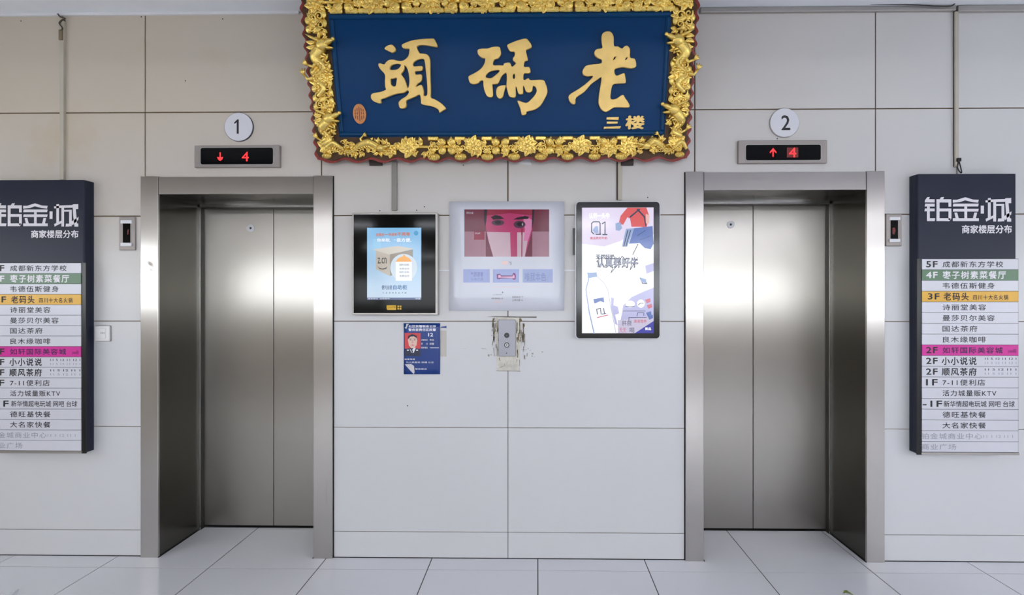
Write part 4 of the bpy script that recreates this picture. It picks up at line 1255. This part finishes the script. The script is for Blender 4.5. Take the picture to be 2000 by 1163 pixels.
# lower right ground, logos, text
sp_([(350, 790), (372, 800), (368, 850), (400, 860), (410, 910), (380, 920), (400, 1000), (378, 985), (350, 860)], G_LAV, 0.0006)
sp_([(400, 960), (662, 930), (662, 965), (520, 1055), (400, 1055)], emat('screen_haze', (206, 200, 226), 0.9), 0.0004)
sp_([(662, 965), (662, 1055), (522, 1055)], G_NAVY, 0.0006); st_('新品', 600, 1012, 642, 1032, G_WHITE, dy=0.001, bold=0.03)
sp_(ell(490, 840, 34, 24), G_WHITE, 0.0006); sp_(ell(568, 838, 28, 30), G_WHITE, 0.0006); stroke([(458, 858), (520, 858)], 4, G_INK); stroke([(548, 848), (566, 834), (586, 836)], 5, G_INK)
stroke([(440, 892), (600, 892)], 4, G_INK); stroke([(480, 970), (480, 940), (610, 940)], 4, G_INK); stroke([(540, 930), (545, 905), (590, 905), (590, 925)], 4, G_INK)
st_('好牛 好奶', 430, 962, 500, 1000, G_INK, bold=0.01); st_('满满营养', 515, 955, 610, 980, G_PINKT, bold=0.01); st_('天天', 410, 1016, 460, 1050, G_PINKT); st_('喝', 485, 1014, 520, 1052, G_INK)
for p in ((600, 810), (612, 850), (606, 905), (618, 930)):
    sp_([(p[0], p[1]), (p[0] + 36, p[1] - 12), (p[0] + 40, p[1] + 14), (p[0] + 12, p[1] + 26)], G_PINKT if p[1] < 860 else G_BLUE, 0.0007)
stroke([(562, 650), (580, 690), (610, 692), (600, 665)], 6, G_INK); sp_([(560, 645), (608, 660), (606, 690), (572, 680)], G_BLUE2, 0.0006)
sc.build('screen', ad2)

# ------------------------------------------------------------------ blue notice with portrait photo
YN = -0.003
kn = 320 / 2000.0
Q3 = pxz(760, 600, kn, kn, YN)
nc = P(824, 731, YN)
no_ = empty('notice', (nc.x, 0, nc.z), 'small blue notice with a red-ground portrait photo, below the left display', 'notice')
nb = MB()
I_BLU = mat('notice_blue', (8, 54, 128), 0.25, spec=0.5, var=0.08, scale=8); I_NW = mat('notice_white', (226, 228, 236), 0.4); I_NR = mat('notice_red', (206, 62, 66), 0.3); I_SK = mat('notice_skin', (224, 190, 176), 0.4); I_NK = mat('notice_uniform', (24, 32, 60), 0.4)
def bl(a, b): return YN - 0.006 * max(0, (0.12 - a)) / 0.12 * max(0, (0.2 - b)) / 0.2
gridsheet(nb, Q3, 180, 198, 622, 822, 10, I_BLU, bl)
yq3 = YN - 0.0004
LAY[0] = 0
def np_(pts, m, dy): nb.poly([Q3(*p) for p in reversed(pts)], yq3 - lay(), m)
def nt_(s, u0, v0, u1, v1, m=I_NW, bold=0.01):
    p, q = Q3(u0, v1), Q3(u1, v0); nb.text(s, p[0], q[0], p[1], q[1], yq3 - lay(), m, bold=bold); LAY[0] += 4
nt_('社区民警联系公示', 240, 222, 572, 252, bold=0.03); nt_('警务室责任区民警', 236, 262, 572, 294, bold=0.03)
nt_('12', 480, 318, 535, 358, bold=0.03)
np_([(190, 318), (385, 318), (385, 510), (190, 510)], I_NR, 0.0)
np_([(195, 520), (240, 505), (275, 495), (310, 500), (360, 512), (385, 530), (380, 600), (190, 600)], I_NK, 0.0002)
np_([(250, 505), (275, 535), (300, 500), (328, 498), (300, 560), (272, 560)], I_NW, 0.0004); np_([(270, 528), (286, 528), (292, 556), (276, 560)], I_NK, 0.0006)
np_([(228, 400), (240, 350), (285, 335), (330, 350), (345, 405), (336, 465), (310, 500), (272, 505), (242, 470)], I_SK, 0.0004)
np_([(226, 405), (234, 352), (285, 330), (338, 352), (347, 410), (336, 380), (300, 358), (262, 362), (240, 385)], I_NK, 0.0006)
for cx_, cz_ in ((262, 402), (312, 402)): np_(ell(cx_, cz_, 12, 4, 10), I_NK, 0.0006)
np_([(250, 388), (276, 386), (276, 391), (250, 394)], I_NK, 0.0006); np_([(300, 386), (326, 388), (326, 394), (300, 391)], I_NK, 0.0006)
np_([(280, 405), (290, 405), (298, 440), (276, 442)], mat('notice_skin_shade', (206, 160, 148), 0.4), 0.0005); np_(ell(287, 466, 18, 5, 10), I_NR, 0.0006)
for cx_ in (230, 342): np_(ell(cx_, 528, 13, 9, 10), I_NW, 0.0006)
for v, a_, b_ in ((395, '民警姓名', '王某'), (440, '职', '社区'), (487, '联系电话', '1380000')): pass
nt_('民警姓名', 394, 394, 470, 412); nt_('责任区', 496, 392, 552, 414)
nt_('职', 394, 438, 410, 462); nt_('务', 456, 438, 472, 462); nt_('民警', 496, 438, 550, 462)
nt_('联系电话', 394, 486, 470, 508); nt_('----------', 500, 494, 608, 502)
nt_('监督电话', 190, 628, 316, 648); nt_('为人民服务 热情 公正', 206, 666, 546, 686); nt_('警民联系', 318, 748, 462, 766)
np_([(192, 700), (270, 696), (305, 720), (312, 800), (300, 820), (245, 760)], mat('curled_paper_back', (206, 204, 208), 0.6), 0.0008)
np_([(180, 210), (245, 205), (225, 232), (212, 268), (184, 250)], mat('peeled_paper', (196, 206, 198), 0.7), 0.0009)
nb.build('printed_sheet', no_)
# strip of old adhesive tape and a paper remnant beside the notice
tp = P(868, 700, 0)
s_ = MB()
a, b = Q3(624, 288), Q3(700, 606)
s_.box(a[0], b[0], -0.0008, -0.0002, b[1], a[1], mat('tape_residue', (188, 184, 176), 0.7, var=0.06))
tag(s_.build('tape_remnant'), 'pale strip of old tape on the wall right of the blue notice', 'tape')
s_ = MB()
s_.prism([Q3(*p) for p in ((700, 232), (640, 240), (624, 250), (624, 254), (700, 258))], -0.0002, -0.0012, mat('notice_blue', (8, 54, 128)))
tag(s_.build('paper_scrap'), 'thin torn blue paper strip sticking out beside the blue notice', 'paper')

# ------------------------------------------------------------------ call button plate and the plaster round it
M_PLASTER = mat('cream_plaster', (206, 202, 192), 0.9, var=0.12, scale=25, bump=0.6, bscale=60)
M_DIRT = mat('brown_grime', (112, 100, 76), 0.95, var=0.3, scale=40)
pq = MB()
rnd = random.Random(3)
def rag(pts, j, n=3):
    out = []
    for i, p in enumerate(pts):
        q = pts[(i + 1) % len(pts)]
        for t in range(n):
            f_ = t / n
            out.append((p[0] + (q[0] - p[0]) * f_ + rnd.uniform(-j, j), p[1] + (q[1] - p[1]) * f_ + rnd.uniform(-j, j)))
    return out
def q3y(pts): return [Q3(*p) for p in reversed(pts)]
pq.prism(q3y(rag([(1300, 130), (1340, 122), (1560, 122), (1620, 150), (1605, 300), (1590, 560), (1592, 780), (1310, 780), (1318, 560), (1290, 300)], 6)), 0.0, -0.003, M_PLASTER)
pq.build('filled_surround')
pl_ob = bpy.data.objects['filled_surround']; pl_ob.name = 'plaster_patch'
tag(pl_ob, 'ragged cream plaster patch with grimy edges around the call button plate', 'plaster patch')
ds = MB()
for (u0, v0, u1, v1, wd) in ((1268, 140, 1262, 250, 12), (1282, 132, 1280, 160, 10), (1290, 300, 1258, 470, 5), (1320, 170, 1326, 300, 7), (1318, 480, 1318, 600, 5), (1600, 145, 1608, 180, 30), (1592, 190, 1600, 420, 12), (1640, 200, 1636, 430, 14), (1655, 330, 1655, 400, 6), (1645, 205, 1650, 240, 20),
                             (1565, 520, 1570, 620, 9), (1345, 620, 1355, 655, 8), (1310, 780, 1600, 786, 4), (1592, 640, 1590, 720, 3), (1275, 500, 1285, 600, 4), (1560, 640, 1562, 680, 4), (1400, 720, 1350, 742, 4), (1410, 690, 1412, 720, 3)):
    l = math.hypot(u1 - u0, v1 - v0); nx, ny = -(v1 - v0) / l * wd / 2, (u1 - u0) / l * wd / 2
    base = [(u0 + nx, v0 + ny), (u1 + nx, v1 + ny), (u1 - nx, v1 - ny), (u0 - nx, v0 - ny)]
    r_ = rag(base, min(3, wd * 0.35), 3)
    ds.prism([Q3(*p) for p in r_], 0.0, -0.0036, M_DIRT)
for k in range(46):
    left = k % 2
    u = rnd.uniform(1258, 1334) if left else rnd.uniform(1552, 1660)
    v = rnd.uniform(128, 420 if rnd.random() < 0.7 else 600); L_ = rnd.uniform(25, 120); wd = rnd.uniform(2, 9) * (1 if left else 1.3)
    ds.prism([Q3(*p) for p in rag([(u - wd / 2, v), (u + wd / 2, v), (u + wd / 2 + rnd.uniform(-4, 4), v + L_), (u - wd / 2, v + L_ * 0.9)], 2.0, 3)], 0.0, -0.0037 - 0.00003 * k, M_DIRT if k % 3 else M_GAP if wd < 4 else mat('pale_plaster_chip', (214, 208, 194), 0.9, var=0.1))
ds.build('grime', pl_ob, label='dark brown grime streaks')
gs = MB()
for (u0, v0, u1, v1) in ((1125, 512, 1190, 506), (1205, 580, 1225, 600), (1245, 345, 1262, 350), (1620, 520, 1680, 522), (1690, 500, 1700, 515), (1720, 525, 1728, 532), (1680, 560, 1690, 600), (1740, 590, 1752, 605), (1770, 604, 1778, 608), (1860, 545, 1880, 550), (1640, 480, 1650, 490), (1740, 560, 1760, 575), (1240, 575, 1250, 590), (890, 508, 940, 506)):
    gs.prism([Q3(*p) for p in rag([(u0, v0), (u1, v0 + 2), (u1, v1 + 5), (u0, v1 + 3)], 2, 2)], 0.0, -0.0004, mat('scuff_mark', (150, 146, 140), 0.9))
gs.build('scuff', pl_ob)
sc_ = MB()
sc_.prism([Q3(*p) for p in ((1185, 120), (1290, 112), (1560, 118), (1800, 116), (1800, 134), (1600, 130), (1300, 122))], 0.0, -0.003, mat('grey_line', (120, 114, 106), 0.9, var=0.15))  # dark grey line above the plaster
sc_.build('top_line', pl_ob, label='dark line along the top')
x0, x1, z0, z1 = R(973.5, 625, 1007, 696.5, -0.014)
cp = empty('call_button_plate', ((x0 + x1) / 2, 0, z0), 'brushed steel call plate with two round buttons, under the white poster', 'call button')
MB().plate(x0, x1, z0, z1, -0.003, -0.014, mat('satin_steel_plate', (150, 150, 158), 0.4, 0.6, var=0.03), rad=0.004, cham=0.002).build('face_plate', cp)
for i, (u, v) in enumerate(((989.8, 655.5), (989.8, 674.5))):
    p = P(u, v, -0.016)
    bt = MB()
    bt.disc(p.x, p.z, 0.0146, -0.0138, -0.0165, M_BLACK, seg=28, cham=0.001)
    bt.build('button', cp)
    bo = bpy.context.scene.objects[-1] if False else cp.children[-1]
    fc = MB()
    if i == 0:
        fc.ring(p.x, p.z, 0.006, 0.0105, -0.0165, -0.0172, mat('dark_button_cap', (62, 62, 66), 0.4), seg=20)
        fc.poly([(p.x - 0.004, p.z - 0.003), (p.x + 0.004, p.z - 0.003), (p.x, p.z + 0.005)], -0.0169, mat('dark_button_mark', (110, 110, 112), 0.4))
    else:
        fc.disc(p.x, p.z, 0.0105, -0.0165, -0.0175, mat('steel_button_cap', (170, 170, 172), 0.3, 0.6), seg=24)
        fc.poly([(p.x - 0.004, p.z + 0.004), (p.x, p.z - 0.005), (p.x + 0.004, p.z + 0.004)], -0.0178, M_BLACK)
    fc.build('button_cap', bo)
mk = MB(); p = P(989, 690, -0.0143)
mk.poly([(p.x - 0.004, p.z - 0.004), (p.x + 0.004, p.z - 0.004), (p.x + 0.003, p.z + 0.005)], -0.0144, M_INK)
mk.build('maker_mark', cp)

# ------------------------------------------------------------------ light switch at the edge of the left directory
x0, x1, z0, z1 = R(184, 637, 213.5, 667, -0.012)
x0 += 0.004
sw = empty('light_switch', ((x0 + x1) / 2, 0, z0), 'square white wall switch beside the left directory', 'switch')
MB().plate(x0 - 0.002, x1 + 0.002, z0 - 0.002, z1 + 0.002, 0.0, -0.003, mat('switch_shade', (120, 116, 112), 0.7), rad=0.005).build('shade_rim', sw)  # dark rim standing in for the shade round the switch plate
MB().plate(x0, x1, z0, z1, 0.0, -0.014, mat('ivory_plastic', (226, 225, 224), 0.4, var=0.02), rad=0.005, cham=0.003).build('switch_plate', sw)
rk = MB().plate(x0 + 0.008, x1 - 0.018, z0 + 0.016, z1 - 0.014, -0.0138, -0.019, mat('ivory_plastic', (206, 204, 202)), rad=0.003, cham=0.002).build('rocker', sw)
mt = MB(); mt.text('ON', x1 - 0.045, x1 - 0.022, z0 + 0.042, z0 + 0.054, -0.0193, M_GREYPLATE, bold=0.02); mt.build('marking', rk)

# ------------------------------------------------------------------ cable trunking on the wall
M_TRUNK = mat('grey_trunking', (138, 134, 128), 0.5, var=0.05)
M_TRUNKY = mat('cream_trunking', (188, 181, 166), 0.55, var=0.06)
def trunk(rc, d, m, lb, name='cable_trunking', dark=None):
    x0, x1, z0, z1 = R(*rc, Y=-d)
    o = MB().plate(x0, x1, z0, z1, 0.0, -d, m, rad=0.002, cham=0.001)
    if dark:
        a, b, c, d2 = R(*dark, Y=-0.001)
        o.box(a, b, 0.0, -0.006, c, d2, mat('shadow_gap', (60, 50, 40), 0.8))
    return tag(o.build(name), lb, 'trunking')
trunk((765, 316, 775, 411), 0.014, M_TRUNK, 'short grey trunking running down to the black framed display')
trunk((1207, 314, 1215, 391), 0.010, M_TRUNKY, 'short pale trunking running down to the glowing display', dark=(1204, 314, 1207, 391))
trunk((116, 40, 124, 351), 0.016, M_TRUNKY, 'long cream trunking above the left directory', dark=(123, 40, 127.5, 350))
trunk((1866, 22, 1873, 326), 0.016, M_TRUNKY, 'long cream trunking above the right directory', dark=(1861.5, 18, 1867, 326))
x0, x1 = P(851, 530).x, P(1128, 530).x; z = P(990, 529).z
tk = MB(); tk.plate(x0, x1, z - 0.0045, z + 0.0045, 0.0, -0.008, M_WHITE, rad=0.002, cham=0.001)
tag(tk.build('cable_duct'), 'thin white cable duct passing behind the poster between the displays', 'cable duct')
# loose wire at the head of the left trunking
wb = MB()
p = [P(u, v, -0.02) for u, v in ((113, 27), (118, 33), (127, 36), (120, 40), (116, 46), (122, 55), (119, 60))]
wb.tube(catmull([tuple(q) for q in p], 4, closed=False), 0.004, mat('dark_wire', (70, 62, 48), 0.6), seg=6)
x0, x1, z0, z1 = R(115, 58, 122, 78, -0.02)
wb.plate(x0, x1, z0, z1, -0.016, -0.022, mat('brown_tape', (126, 112, 88), 0.7), rad=0.001)
tag(wb.build('loose_wire'), 'tangle of dark wire at the top of the trunking above the left directory', 'wire')
wc = MB()
p = [P(u, v, -0.02) for u, v in ((1871, 310), (1872, 318), (1870, 326), (1873, 334), (1878, 338), (1877, 330), (1874, 318), (1873, 312))]
wc.tube(catmull([tuple(q) for q in p], 4, closed=False), 0.0032, mat('black_wire', (34, 32, 34), 0.5), seg=6)
a, b, c, d = R(1869, 309, 1876, 316, -0.02)
wc.plate(a, b, c, d, -0.014, -0.026, M_BLACK, rad=0.002)
tag(wc.build('loose_wire'), 'black wire loop dropping into the top of the right directory', 'wire')
wd_ = MB()
p = [P(u, v, -0.03) for u, v in ((1700, 8), (1780, 9), (1830, 12), (1856, 12), (1864, 8), (1868, 4))]
wd_.tube(catmull([tuple(q) for q in p], 4, closed=False), 0.003, mat('black_wire', (34, 32, 34)), seg=6)
tag(wd_.build('loose_wire'), 'thin black wire along the moulding at the ceiling on the right', 'wire')
# white plaster crumb under the sign
cr = MB(); cr.prism([tuple((P(u, v).x, P(u, v).z)) for u, v in ((1012, 319), (1026, 311), (1036, 314), (1038, 323), (1022, 321))][::-1], 0.0, -0.006, mat('white_flake', (222, 224, 226), 0.7))
tag(cr.build('paper_flake'), 'small white paper flake on the wall under the signboard', 'paper')

# ------------------------------------------------------------------ litter on the floor
lf = MB()
p = PF(1655, 1160)
pts = [(-0.022, 0.0), (-0.008, 0.016), (0.008, 0.020), (0.018, 0.006), (0.024, -0.02), (0.016, -0.03), (0.012, -0.010), (0.0, 0.004)]
vs = [(p.x + a, p.y + b, 0.006 + 0.010 * math.cos(a * 60)) for a, b in pts]
vs2 = [(x, y, z - 0.0025) for x, y, z in vs]
n = len(vs)
lf.add(vs + vs2, [tuple(range(n - 1, -1, -1)), tuple(range(n, 2 * n))] + [(i, (i + 1) % n, n + (i + 1) % n, n + i) for i in range(n)], mat('dry_leaf', (122, 136, 66), 0.6, var=0.2, scale=60))
o = lf.build('fallen_leaf'); o.location.z = -0.0085
tag(o, 'small green fallen leaf on the floor before the right lift', 'leaf')
pf = MB()
p = PF(24, 1160)
pts = [(-0.045, -0.05), (-0.03, 0.0), (-0.012, 0.004), (0.010, 0.022), (0.014, 0.0), (0.03, -0.03), (0.0, -0.06)]
vs = [(p.x + a, p.y + b, 0.006 + 0.006 * math.sin(a * 90 + b * 40)) for a, b in pts]; n = len(vs)
vs2 = [(x, y, 0.0) for x, y, z in vs]
pf.add(vs + vs2, [tuple(range(n)), tuple(range(2 * n - 1, n - 1, -1))] + [(i, (i + 1) % n, n + (i + 1) % n, n + i) for i in range(n)], mat('white_scrap', (230, 230, 238), 0.6))
tag(pf.build('paper_scrap'), 'crumpled white paper scrap on the floor at the far left', 'paper')
